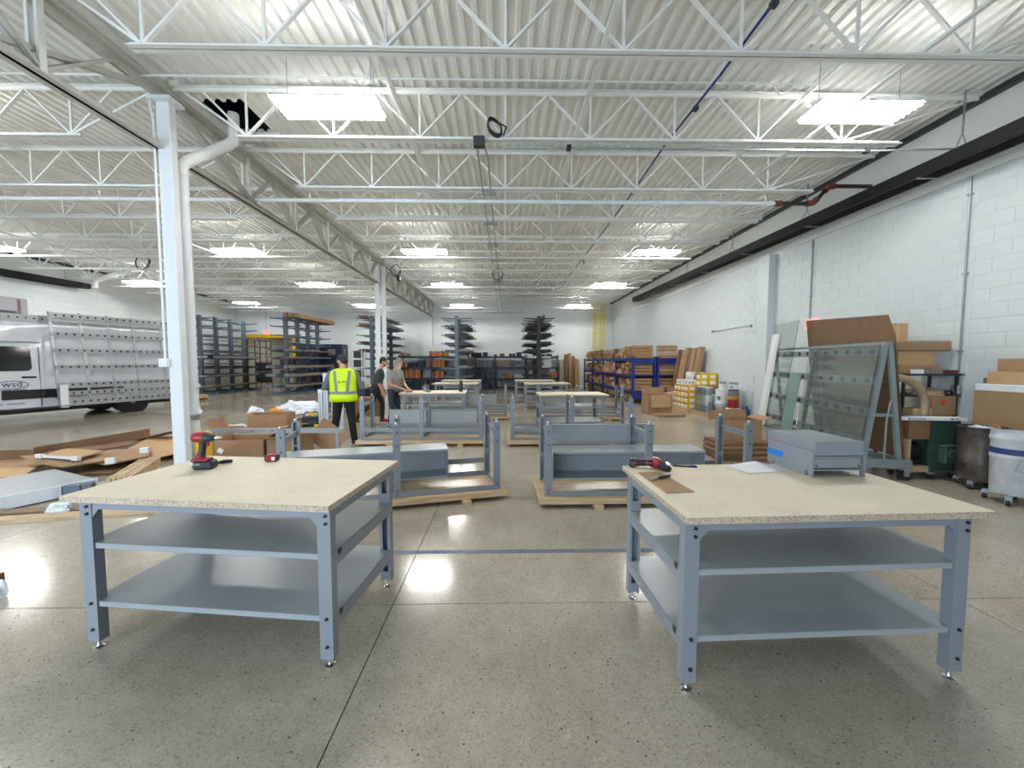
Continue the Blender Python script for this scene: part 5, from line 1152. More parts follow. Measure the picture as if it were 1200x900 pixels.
# drum on a dolly
def dolly(name, label, x, y, w, z, rz):
    t = thing(name, label, 'dolly', (x, y, 0), rz, 'caster dollies under the drums')
    obj('frame', MB().box(-w, -0.025, z - 0.03, w, 0.025, z - 0.004).box(-0.025, -w, z - 0.03, 0.025, w, z - 0.004).box(-0.03, -0.03, z - 0.004, 0.03, 0.03, z), MT['galv'], t)
    for k in range(4):
        a = R(90 * k); cx, cy = (w - 0.02) * math.cos(a), (w - 0.02) * math.sin(a)
        c = obj('caster', MB().box(cx - 0.025, cy - 0.025, z - 0.06, cx + 0.025, cy + 0.025, z - 0.0301).box(cx - 0.02, cy - 0.024, 0.03, cx + 0.02, cy - 0.019, z - 0.06).box(cx - 0.02, cy + 0.019, 0.03, cx + 0.02, cy + 0.024, z - 0.06), MT['galv'], t)
        obj('wheel', MB().cyl((cx, cy - 0.017, 0.037), (cx, cy + 0.017, 0.037), 0.037, n=14), MT['rubber'], c, smooth=40)
dolly('drum_dolly', 'steel caster dolly under the rusty drum', 6.04, 4.78, 0.22, 0.11, R(20))
dolly('drum_dolly', 'steel caster dolly under the white barrel with the blue band', 5.76, 4.24, 0.22, 0.11, R(30))
rust = mat('rusty_drum', S(112, 106, 102), 0.42, rgb2=S(62, 52, 46), vscale=4, bump=0.3, bscale=12, metal=0.2)
t = thing('trash_drum', 'large rusty grey drum full of scrap on a dolly', 'drum', (6.04, 4.78, 0.111)); t.scale = (0.76, 0.76, 1.0)
obj('body', MB().lathe([(0.262, 0), (0.27, 0.02), (0.27, 0.2), (0.276, 0.22), (0.27, 0.24), (0.27, 0.62), (0.282, 0.64), (0.282, 0.665), (0.262, 0.665), (0.258, 0.6), (0.255, 0.56)], n=28), rust, t, smooth=40)
obj('rim', MB().tube([(0.278 * math.cos(2 * PI * k / 28), 0.278 * math.sin(2 * PI * k / 28), 0.66) for k in range(28)], 0.013, 8, closed=True), MT['rack_dark'], t, smooth=60)
crumple('scrap_plastic', 'crumpled white plastic heaped in the rusty drum', 'plastic scrap', (6.01, 4.76, 0.72), 0.13, 0.12, 0.05, MT['film'], 1.3)
crumple('scrap_cardboard', 'crumpled brown scrap in the rusty drum', 'cardboard scrap', (6.13, 4.73, 0.72), 0.06, 0.06, 0.07, MT['cardboard'], 5.7)
t = thing('white_barrel', 'white plastic barrel with a blue band standing on a dolly', 'barrel', (5.76, 4.24, 0.111)); t.scale = (0.86, 0.86, 1.0)
obj('body', MB().lathe([(0.195, 0), (0.205, 0.02), (0.215, 0.40), (0.222, 0.41), (0.222, 0.44), (0.217, 0.45), (0.22, 0.60), (0.228, 0.61), (0.228, 0.64), (0.222, 0.65), (0.222, 0.70), (0.206, 0.70), (0.2, 0.6), (0.001, 0.58)], n=24), mat('barrel_white', S(196, 202, 208), 0.45, var=0.12, vscale=7), t, smooth=40)
obj('blue_band', MB().lathe([(0.219, 0.455), (0.223, 0.455), (0.225, 0.52), (0.219, 0.52)], n=24), mat('band_blue', S(46, 66, 120), 0.5), t, smooth=40)
obj('handle', MB().tube([(-0.15, -0.17, 0.42), (-0.2, -0.16, 0.30), (-0.1, -0.24, 0.26), (0.05, -0.235, 0.30), (0.12, -0.19, 0.42)], 0.005, 6), MT['galv'], t)
# large cartons at the edge of the picture
t = thing('large_carton', 'large brown carton with white film on top by the wall edge', 'carton', (6.39, 4.75, 0), 0)
obj('body', MB().box(-0.15, -0.30, 0, 0.13, 0.30, 1.28), mat('kraft', S(150, 126, 92), 0.75, var=0.04), t); obj('film_wrap', MB().box(-0.153, -0.303, 1.22, 0.133, 0.303, 1.315), MT['film'], t, bevel=0.01)
mixed(6.41, 4.52, 1.316, 0.22, 0.45, 0.16, 'cardboard_tan', 'brown carton on the film covered large carton, lower of two')
mixed(6.43, 4.50, 1.478, 0.19, 0.40, 0.16, 'cardboard', 'brown carton topmost on the film covered large carton')
mixed(6.42, 4.99, 1.316, 0.14, 0.06, 0.07, 'cardboard_dark', 'small brown carton at the corner of the film covered large carton')
for x, y in ((6.36, 5.36),): coil((6.2, 5.30, 1.155), 0.05, 'small black cable ring above the carton with the red label', MT['black'], 0.8, 2)
# ------------------------------------------------------------------ flattened cartons and panels beside the near column
def sheet(name, label, cat, pts, t_, m):
    o = obj(name, MB().sheet(pts, t_), m); tag(o, label, cat); return o
CB, CD, CT = MT['cardboard'], MT['cardboard_dark'], MT['cardboard_tan']
sheet('flat_carton', 'brown flattened carton lowest in the pile, nearest the stacked wood slats', 'carton', [(-7.2, 5.25, .03), (-5.6, 5.5, .03), (-5.5, 6.3, .03), (-7.0, 6.6, .03)], .025, CD)
sheet('flat_carton', 'brown flattened carton low in the pile on the van side', 'carton', [(-8.6, 5.6, .05), (-7.05, 5.3, .06), (-6.7, 6.9, .06), (-8.2, 7.1, .05)], .03, CB)
sheet('flat_carton', 'tan flattened carton in the pile next to the column foot', 'carton', [(-6.4, 6.5, .10), (-6.85, 7.55, .16), (-5.9, 7.5, .16), (-5.25, 6.5, .14), (-5.6, 6.1, .07)], .015, CT)
sheet('flat_carton', 'broad brown flattened carton in the middle of the pile', 'carton', [(-6.75, 6.3, .14), (-6.0, 6.6, .16), (-5.5, 6.0, .16), (-5.75, 5.6, .13), (-6.3, 5.85, .13)], .02, CB)
sheet('flat_carton', 'long brown flattened carton under the white edged one', 'carton', [(-7.25, 5.85, .20), (-6.2, 6.1, .19), (-5.82, 5.72, .17), (-6.1, 5.38, .16), (-6.7, 5.55, .18)], .018, CB)
sheet('flat_carton', 'pale tan flattened carton at the picture edge of the pile', 'carton', [(-7.6, 5.5, .11), (-6.6, 5.5, .12), (-6.35, 5.14, .10), (-7.0, 5.05, .09)], .02, CT)
t = thing('flat_carton', 'flattened carton with white foam edge on top of the pile', 'carton', (0, 0, 0))
obj('sheet', MB().sheet([(-6.8, 5.74, .235), (-6.1, 5.58, .235), (-6.15, 5.98, .245), (-6.88, 6.12, .25)], .02), CT, t)
obj('foam_edge', MB().bar((-6.82, 5.725, .224), (-6.1, 5.562, .224), 0.02, 0.035).obox((-6.8, 5.72, .225), (.12, .05, .055), (0, 0, R(-13))).obox((-6.12, 5.565, .225), (.12, .05, .055), (0, 0, R(-13))), MT['white'], t)
t = thing('open_carton_tray', 'dark brown opened carton with upright flaps behind the pile', 'carton', (0, 0, 0))
obj('floor_panel', MB().sheet([(-7.3, 6.3, .08), (-6.7, 7.3, .1), (-7.1, 7.8, .1), (-8.0, 6.8, .08)], .015), CD, t)
obj('flap', MB().prism([(0, 0.05), (1, 0.06), (1, 0.28), (0.0, 0.16)], lambda a, c: (-7.95 + 0.9 * a, 6.6 + 1.15 * a, c), lambda a, c: (-7.94 + 0.9 * a, 6.59 + 1.15 * a, c)), CD, t)
obj('flap', MB().prism([(0, 0.02), (1, 0.04), (1, 0.20), (0.0, 0.22)], lambda a, c: (-9.3 + 1.75 * a, 6.0 + 0.25 * a, c), lambda a, c: (-9.3 + 1.75 * a, 6.012 + 0.25 * a, c)), CD, t)
obj('flap', MB().bar((-7.05, 7.75, .1), (-6.2, 7.45, .3), 0.5, 0.008), CB, t)
for k, (x, y) in enumerate(((-5.62, 5.55), (-5.72, 6.18))):
    o = obj('foam_corner', MB().box(-0.05, -0.035, 0, 0.05, 0.035, 0.08), MT['white'], loc=(x, y, 0.155 if k == 0 else 0.16), rot=(0, 0, 0.4)); tag(o, ['white foam block on the broad carton above the wood slats', 'white foam block on the cartons by the column foot'][k], 'foam')
# grey shelf panels wrapped in film
t = thing('shelf_panel_stack', 'stack of grey steel shelf panels in clear film beside the cartons', 'panels', (-5.72, 4.66, 0.012), R(-24))
for k in range(4): obj('panel', MB().box(-0.62, -0.42, 0.035 * k, 0.50, 0.42, 0.035 * k + 0.032), MT['shelf'], t, bevel=0.003)
obj('film_wrap', MB().box(-0.64, -0.455, 0.0, 0.52, -0.425, 0.15).box(-0.64, -0.455, 0.141, 0.52, -0.36, 0.152).box(0.505, -0.45, 0, 0.525, 0.43, 0.15), MT['film'], t, bevel=0.008)
fb = MB()
for k in range(6): fb.add([(-0.64 + 0.19 * k, -0.456, 0.14), (-0.64 + 0.19 * k + 0.19, -0.456, 0.14), (-0.6 + 0.19 * k + 0.17, -0.62 - 0.03 * (k % 2), 0.004), (-0.62 + 0.19 * k, -0.6 + 0.04 * (k % 3), 0.004)], [(0, 1, 2, 3)])
obj('loose_film', fb, MT['film'], t, label='loose film spread in front')
o = obj('grey_panel', MB().box(-0.3, -0.42, 0, 0.3, 0.42, 0.03), MT['shelf'], loc=(-5.02, 4.96, 0.005), rot=(0, 0, R(-24))); tag(o, 'single pale grey panel flat on the floor beside the wrapped stack', 'panel')
crumple('loose_film', 'crumpled clear film at the corner of the grey panel stack', 'film', (-4.74, 4.12, 0), 0.10, 0.09, 0.08, MT['film'], 2.2)
for k, (a, b, m, lab) in enumerate((((-5.95, 3.72, 0), (-3.3, 4.22, 0), 'pine', 'long pale pine plank lying on the floor before the panel stack'), ((-5.6, 4.02, 0), (-3.9, 4.30, 0), 'old', 'weathered brown plank lying behind the pale pine plank'))):
    d = Vector(b) - Vector(a)
    o = obj('plank', MB().box(0, -0.07, 0, d.length, 0.07, 0.036), MT['pine'] if m == 'pine' else mat('old_plank', S(150, 126, 98), 0.7, rgb2=S(112, 90, 68), vscale=6, stretch=(2, 14, 14)), loc=a, rot=(0, 0, math.atan2(d.y, d.x))); tag(o, lab, 'plank')
for k in range(5):
    o = obj('wood_batten', MB().box(-0.017, 0, 0, 0.017, 1.05, 0.13), MT['pine_y'], loc=(-4.60 + 0.042 * k, 4.50 + 0.02 * k, 0.125 if k > 1 else 0.12), rot=(0, 0, R(27)))
    tag(o, 'wood slat standing on edge in the bundle of five, %s from the panel stack' % ['first', 'second', 'third', 'fourth', 'fifth'][k], 'slat')
o = obj('wood_beam', MB().box(-0.05, 0, 0, 0.27, 0.9, 0.115), MT['pine_y'], loc=(-4.62, 4.52, 0.0), rot=(0, 0, R(27))); tag(o, 'broad wood beam under the bundle of slats', 'beam')
o = obj('wood_batten', MB().box(-0.02, 0, 0, 0.02, 0.7, 0.03), MT['pine_y'], loc=(-4.32, 4.95, 0.0), rot=(0, 0, R(35))); tag(o, 'single thin slat lying apart beside the slat bundle', 'slat')
t = thing('steel_bracket', 'grey steel clamp on the floor at the foot of the slat bundle', 'bracket', (-5.02, 4.62, 0.036), R(20))
obj('body', MB().box(-0.16, -0.05, 0, 0.0, 0.05, 0.12).box(0.0, -0.04, 0.03, 0.1, 0.04, 0.13), MT['rack'], t, bevel=0.008)
obj('jaw', MB().box(-0.19, -0.055, 0, -0.162, 0.055, 0.12), MT['galv'], t)
# wooden pallet end with film at the picture edge
t = thing('pallet_load', 'dark wooden pallet corner with torn film at the picture edge', 'pallet', (-3.95, 2.66, 0), R(8))
for z in (0.0, 0.10): obj('plank', MB().box(-0.6, -0.1, z, 0.42, 0.0, z + 0.02), MT['cardboard_dark'], t)
obj('block', MB().box(0.3, -0.1, 0.0201, 0.42, 0.0, 0.0999).box(-0.3, -0.1, 0.0201, -0.15, 0.0, 0.0999), MT['old_ply'] if 'old_ply' in MT else CD, t)
crumple('torn_film', 'scrap of clear film on the floor at the pallet corner', 'film', (-3.47, 2.63, 0), 0.055, 0.035, 0.075, MT['film'], 4.4, 2)
# ------------------------------------------------------------------ cartons round the column, film heap, tool bag, rails
open_carton('open_carton', 'open brown carton with flaps, standing second from the white column', (-4.46, 6.72, 0), R(4), 0.78, 0.5, 0.30, (None, 20, 70, 30))
open_carton('open_carton', 'open brown carton next to the yellow pipe guard', (-5.3, 7.25, 0), R(12), 0.55, 0.45, 0.31, (None, 20, None, 20), 'cardboard_dark', fk=0.25)
open_carton('open_carton', 'open brown carton behind the upturned bench legs, third from the column', (-3.72, 6.72, 0), R(-6), 0.54, 0.46, 0.29, (30, 50, None, 60), fk=0.3)
o = obj('flat_carton', MB().bar((-3.05, 7.15, 0.0), (-2.75, 7.1, 0.42), 0.55, 0.01, (0, 1, 0)), MT['cardboard'], loc=(-0.35, 0.0, 0.005)); tag(o, 'cardboard sheet propped behind the third open carton', 'cardboard')
o = obj('torn_tape', MB().obox((0, 0, 0), (0.09, 0.006, 0.08), (0, 0.5, 0)), MT['paper'], loc=(-4.72, 6.43, 0.13)); tag(o, 'torn white paper corner on the front of the second carton', 'paper')
t = thing('steel_rail', 'long grey steel rail lying across the open cartons', 'rail', (-4.60, 6.0, 0.0), 0)
obj('rail', MB().box(0, -0.004, 0.50, 2.05, 0.0, 0.565).box(0, 0, 0.56, 2.05, 0.04, 0.565), MT['steel'], t)
for x in (0.7, 1.0): obj('bolt_hole', MB().cyl((x, -0.0045, 0.54), (x, -0.006, 0.54), 0.012, n=8), MT['black'], t)
for x in (0.05, 1.98): obj('support_leg', MB().box(x, -0.02, 0, x + 0.04, 0.02, 0.50), MT['steel'], t)
t = open_carton('open_carton', 'long open brown carton in front of the white film heap', (-5.9, 9.85, 0), R(8), 0.9, 0.55, 0.30, (None, None, None, None))
obj('flap', MB().bar((-0.5, 0, 0.33), (-0.45, 0, 0.3), 0.5, 0.006), CB, t)
crumple('plastic_film_heap', 'heap of crumpled white plastic film behind the long open carton', 'plastic film', (-5.85, 11.15, 0), 0.66, 0.42, 0.30, MT['film'], 7.7, 4)
crumple('plastic_film_heap', 'smaller tuft of white plastic film beside the large heap', 'plastic film', (-7.1, 11.1, 0), 0.22, 0.2, 0.24, MT['film'], 9.1, 3)
crumple('foam_scrap', 'orange scrap lying in the white film heap', 'scrap', (-6.35, 10.72, 0.2), 0.16, 0.1, 0.09, mat('orange_scrap', S(214, 150, 60), 0.6), 3.9, 2)
crumple('torn_film', 'flat scraps of clear film on the floor before the long open carton', 'film', (-6.75, 9.7, 0), 0.35, 0.2, 0.025, MT['film'], 6.2, 3)
for k, (a, b, lab) in enumerate((((-5.4, 9.3), (-4.6, 10.5), 'flat wood strip on the floor between the long carton and the tool bag'), ((-5.15, 9.25), (-4.55, 10.2), 'second flat wood strip beside the tool bag'), ((-5.6, 10.5), (-4.75, 11.2), 'wood strip lying under the edge of the film heap'))):
    o = obj('wood_strip', MB().bar((a[0], a[1], 0.03 + 0.04 * k), (b[0], b[1], 0.05 + 0.05 * k), 0.09, 0.025), MT['cardboard' if k == 1 else 'pine']); tag(o, lab, 'wood')
t = thing('tool_bag', 'black and yellow tool bag on the floor beside the standing rails', 'bag', (-4.85, 9.75, 0), R(10))
obj('body', MB().box(-0.22, -0.13, 0, 0.2, 0.13, 0.24), MT['black'], t, bevel=0.03)
obj('pocket', MB().box(-0.05, -0.16, 0.03, 0.17, -0.131, 0.15), MT['rack_dark'], t, bevel=0.01)
obj('yellow_tools', MB().obox((0.02, -0.05, 0.29), (0.14, 0.06, 0.07), (0.2, 0.3, 0)).obox((0.15, -0.17, 0.03), (0.1, 0.05, 0.05)), MT['yellow'], t)
obj('handle', MB().tube([(-0.2, 0, 0.23), (-0.15, 0, 0.34), (0.12, 0, 0.34), (0.18, 0, 0.23)], 0.015, 8), MT['black'], t, smooth=60)
# bright rails standing upright: front three tall, one short
for k, (x, h) in enumerate(((-4.36, 0.95), (-4.25, 1.33), (-4.08, 1.33), (-3.92, 1.33))):
    t = thing('upright_rail', ['short bright steel rail standing at the tool bag side of the tall three', 'tall bright steel rail standing nearest the tool bag', 'tall bright steel rail standing in the middle of three', 'tall bright steel rail standing nearest the vested man'][k], 'rail', (x, 9.2 + 0.03 * k, 0), 0)
    obj('profile', MB().box(-0.045, -0.03, 0.06, -0.015, 0.03, h - 0.08).box(0.015, -0.03, 0.06, 0.045, 0.03, h - 0.08).box(-0.015, 0.0, 0.06, 0.015, 0.03, h - 0.08), MT['rail_bright'], t)
    obj('end_cap', MB().box(-0.05, -0.035, 0, 0.05, 0.035, 0.06), MT['white'], t); obj('end_cap', MB().box(-0.05, -0.035, h - 0.08, 0.05, 0.035, h), MT['white'], t)
# ------------------------------------------------------------------ delivery van with a glass rack on its side
van = thing('delivery_van', 'white high roof delivery van carrying a silver glass rack on its side', 'van', (-13.985, 9.67, 0), math.atan2(2.83, 0.98))
# local x runs to the rear, y to the left of that: the side we see is y = -1.0
LEN0, LEN1 = -1.0, 4.75
st = [(-0.75, 0.62, 0.86, .93), (-0.68, 0.42, 1.06, .97), (-0.35, 0.34, 1.22, 1), (-0.1, 0.32, 1.32, 1), (0.05, 0.32, 1.45, 1), (0.40, 0.32, 1.95, 1), (0.8, 0.32, 2.42, 1), (1.15, 0.32, 2.56, 1), (1.7, 0.32, 2.63, 1), (3.0, 0.34, 2.65, 1), (4.5, 0.36, 2.65, 1), (4.72, 0.4, 2.58, .99)]
vm = MB(); ring = []
for (x, zb, zt, sc) in st:
    h = zt
    sec = [(-0.8, zb), (-0.96, zb + 0.06), (-1.0, min(0.75, (zb + h) / 2)), (-1.0, min(1.15, h - 0.12)), (-0.97, min(1.5, h - 0.1)), (-0.93, h - 0.22 if h > 1.7 else h - 0.09), (-0.82, h - 0.06), (-0.6, h)]
    sec = sec + [(-y, z) for y, z in reversed(sec)]
    ring.append([(x, y * sc, z) for y, z in sec])
n = len(ring[0])
vm.add([p for r_ in ring for p in r_], [(i * n + j, i * n + (j + 1) % n, (i + 1) * n + (j + 1) % n, (i + 1) * n + j) for i in range(len(ring) - 1) for j in range(n)] + [tuple(range(n)), tuple(reversed(range((len(ring) - 1) * n, len(ring) * n)))])
obj('body', vm, MT['van'], van, smooth=35)
def side(b, poly, y0=-1.0, lean=True, t=0.012, m=0):
    f = lambda d: (lambda a, c: (a, (y0 - d) + (0.0 if not lean else (max(0, c - 1.15) * 0.07)), c))
    return b.prism(poly, f(-0.03), f(t), m)
def rounded(x0, z0, x1, z1, r, lean0=0.0):
    p = []
    for (cx, cz, a0) in ((x1 - r, z1 - r, 0), (x0 + r + lean0, z1 - r, 90), (x0 + r, z0 + r, 180), (x1 - r, z0 + r, 270)):
        for k in range(4): p.append((cx + r * math.cos(R(a0 + 30 * k)), cz + r * math.sin(R(a0 + 30 * k))))
    return p
d = obj('cab_door', side(MB(), rounded(0.22, 0.78, 1.42, 2.05, 0.06), t=0.004), MT['van'], van)
obj('door_glass', side(MB(), rounded(0.42, 1.36, 1.30, 2.0, 0.1, 0.25), t=0.009), MT['dark_glass'], d)
obj('handle', side(MB(), rounded(1.10, 1.17, 1.36, 1.215, 0.02), lean=False, t=0.03), MT['black'], d)
obj('windscreen', MB().prism([(-0.78, 0), (0.78, 0), (0.68, 1), (-0.68, 1)], lambda a, c: (0.16 + 0.56 * c, a, 1.58 + 0.72 * c), lambda a, c: (0.06 + 0.56 * c, a, 1.60 + 0.72 * c)), MT['dark_glass'], van)
mi = obj('mirror', MB().box(0.36, -1.26, 1.34, 0.50, -1.06, 1.72), MT['black'], van, bevel=0.03)
obj('mirror_arm', MB().box(0.40, -1.1, 1.30, 0.50, -0.99, 1.36), MT['black'], mi)
obj('mirror_lamp', MB().box(0.352, -1.24, 1.28, 0.44, -1.1, 1.345), MT['white'], mi)
trim = MB().box(0.74, -1.03, 0.62, 1.425, -0.99, 0.86).box(1.435, -1.03, 0.62, 3.2, -0.99, 0.86).box(4.45, -1.03, 0.62, 4.72, -0.99, 0.86)
obj('side_trim', trim, MT['black'], van, bevel=0.01)
obj('seam', MB().box(1.43, -1.006, 0.4, 1.437, -0.98, 2.0).box(0.4, -1.004, 2.12, 1.5, -0.9, 2.127), MT['darkgrey'], van)
obj('bumper', MB().box(-0.84, -0.9, 0.3, -0.66, 0.9, 0.62), MT['darkgrey'], van, bevel=0.05)
for s in (-1, 1): obj('headlight', MB().box(-0.72, s * 0.9 - 0.14, 0.8, -0.4, s * 0.9 + 0.06, 1.0), MT['glass'], van, bevel=0.03)
obj('tail_light', MB().box(4.66, -1.0, 1.0, 4.74, -0.9, 1.5), MT['red'], van)
obj('underbody', MB().box(-0.6, -0.75, 0.22, 4.6, 0.75, 0.36), MT['black'], van)
def wheel(x, y, w=0.24):
    o = obj('wheel', MB().tube([(x, y - w / 2, 0.345), (x, y - w / 2 + 0.03, 0.345), (x, y + w / 2 - 0.03, 0.345), (x, y + w / 2, 0.345)], [0.30, 0.345, 0.345, 0.30], 24), MT['rubber'], van, smooth=40)
    ys = y - w / 2 if y < 0 else y + w / 2
    obj('rim', MB().cyl((x, ys + (0.012 if y < 0 else -0.012), 0.345), (x, ys - (0.004 if y < 0 else -0.004), 0.345), 0.2, 0.17, n=18).cyl((x, ys, 0.345), (x, ys - (0.02 if y < 0 else -0.02), 0.345), 0.07, n=12), MT['grey'], o, smooth=40)
for s in (-1, 1): wheel(0.27, s * 0.86); wheel(3.42, s * 0.88); wheel(3.42, s * 0.60, 0.22)
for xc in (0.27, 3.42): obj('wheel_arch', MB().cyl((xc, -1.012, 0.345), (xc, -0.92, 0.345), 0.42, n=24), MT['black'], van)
# logo on the cab door: oval ring, letters, and the small lines under it
blue_ink = mat('logo_blue', S(36, 44, 96), 0.4)
lx, lz = 0.93, 1.0
NZ = lambda z: -1.0 - 0.006 + max(0, z - 1.15) * 0.07
lg = obj('door_logo', MB().tube([(lx + 0.28 * math.cos(2 * PI * k / 28), NZ(0), lz + 0.10 * math.sin(2 * PI * k / 28)) for k in range(28)], 0.008, 5, closed=True), blue_ink, van, label='blue oval logo with slanted letters')
txt('wsd', 0.22, blue_ink, lg, (lx, NZ(0) - 0.001, lz + 0.015), (R(90), 0, 0))
for k, (w, z) in enumerate(((0.54, 0.88), (0.44, 0.866))):
    obj('fine_print', MB().box(lx - w / 2, NZ(0) - 0.0005, z, lx - 0.02, NZ(0) + 0.004, z + 0.010).box(lx + 0.02, NZ(0) - 0.0005, z, lx + w / 2, NZ(0) + 0.004, z + 0.010), mat('fine_print%d' % k, S(96, 100, 122), 0.5), lg)
obj('sill_print', MB().box(0.38, -1.0015, 0.50, 0.76, -0.99, 0.525).box(0.82, -1.0015, 0.50, 1.14, -0.99, 0.525), mat('sill_print', S(140, 144, 150), 0.5), van)
# roof ladder rail along the top and the glass rack on the side
rr = obj('roof_rail', MB().box(0.75, -0.86, 2.66, 4.7, -0.80, 2.86).box(0.75, 0.80, 2.66, 4.7, 0.86, 2.86), MT['alu'], van)
ph = MB()
for k in range(26): ph.cyl((0.85 + 0.15 * k, -0.86, 2.77), (0.85 + 0.15 * k, -0.864, 2.77), 0.022, n=8)
obj('rail_holes', ph, MT['black'], rr, kind='stuff')
obj('rack_wall', MB().box(1.72, -1.03, 0.42, 4.66, -1.02, 2.4), MT['van'], van)
RXa, RXb = 1.62, 4.78
ry = lambda z: -1.12 - 0.26 * (2.93 - z) / 2.4     # leans out towards the foot
for z in (2.86, 2.45, 2.02, 1.60, 1.20, 0.98, 0.76): pass
rails = []
for z, h in ((2.88, 0.14), (2.37, 0.11), (1.92, 0.11), (1.46, 0.11), (0.97, 0.12), (0.73, 0.12), (0.49, 0.12)):
    r_ = obj('rack_rail', MB().box(RXa, ry(z) - 0.02, z - h / 2, RXb, ry(z) + 0.02, z + h / 2), MT['alu'], van)
    ds = MB()
    for k in range(19): ds.cyl((RXa + 0.12 + 0.165 * k, ry(z) - 0.02, z), (RXa + 0.12 + 0.165 * k, ry(z) - 0.034, z), 0.026, n=8)
    obj('rubber_studs', ds, MT['rubber'], r_, kind='stuff')
obj('rack_rail', MB().box(RXa, ry(2.76) - 0.02, 2.70, RXb, ry(2.76) + 0.02, 2.78), MT['alu'], van)
for x in (RXa + 0.02, 2.25, 2.85, 3.45, 4.2, RXb - 0.03):
    obj('rack_post', MB().bar((x, ry(2.98) + 0.04, 2.98), (x, ry(0.42) + 0.04, 0.42), 0.05, 0.04), MT['alu'], van)
obj('rack_foot_plate', MB().box(RXa, ry(0.6) - 0.06, 0.34, RXa + 0.17, ry(0.6) - 0.025, 0.98), MT['white'], van, bevel=0.02)
obj('rack_ledge', MB().box(RXa, ry(0.45) - 0.08, 0.38, RXb, ry(0.45) + 0.1, 0.42), MT['alu'], van)
for x in (RXa + 0.1, 2.9, RXb - 0.1): obj('rack_arm', MB().bar((x, -0.95, 2.7), (x, ry(2.7), 2.7), 0.04).bar((x, -0.95, 0.6), (x, ry(0.6), 0.6), 0.04), MT['alu'], van)
for s in (0, 1):
    o = obj('bare_pallet', MB().box(0, 0, 0.12 * s, 1.1, 0.9, 0.12 * s + 0.02).box(0, 0, 0.12 * s + 0.02, 1.1, 0.08, 0.12 * s + 0.119).box(0, 0.82, 0.12 * s + 0.02, 1.1, 0.9, 0.12 * s + 0.119), MT['pine'], loc=(-13.4, 15.4, 0), rot=(0, 0, 0.2)); tag(o, ['wooden pallet lying on the floor behind the van, lower one', 'wooden pallet lying on the floor behind the van, upper one'][s], 'pallet')
# ------------------------------------------------------------------ people
SK = mat('skin', S(196, 150, 126), 0.5, var=0.05, vscale=8)
PM = dict(skin=SK, hair=mat('hair_dark', S(32, 26, 24), 0.6, bump=0.4, bscale=60), hair_grey=mat('hair_grey', S(140, 130, 118), 0.6, bump=0.4, bscale=60), beard=mat('beard_white', S(196, 192, 184), 0.7, bump=0.5, bscale=50),
          trousers=mat('trousers_black', S(26, 27, 32), 0.8, bump=0.2, bscale=14), jeans=mat('jeans', S(48, 60, 76), 0.8, bump=0.2, bscale=14), shirt_grey=mat('shirt_grey', S(150, 150, 148), 0.85, bump=0.25, bscale=12),
          shirt_dark=mat('shirt_dark', S(54, 58, 60), 0.85, bump=0.25, bscale=12), sleeve=mat('sleeve_grey', S(104, 108, 120), 0.85, bump=0.25, bscale=12), shoe=mat('shoe_black', S(30, 28, 28), 0.6), shoe_red=mat('shoe_red', S(126, 46, 44), 0.6),
          eye=mat('eye', S(40, 30, 26), 0.2), white=mat('eye_white', S(220, 216, 208), 0.3), lips=mat('lips', S(160, 100, 90), 0.5))
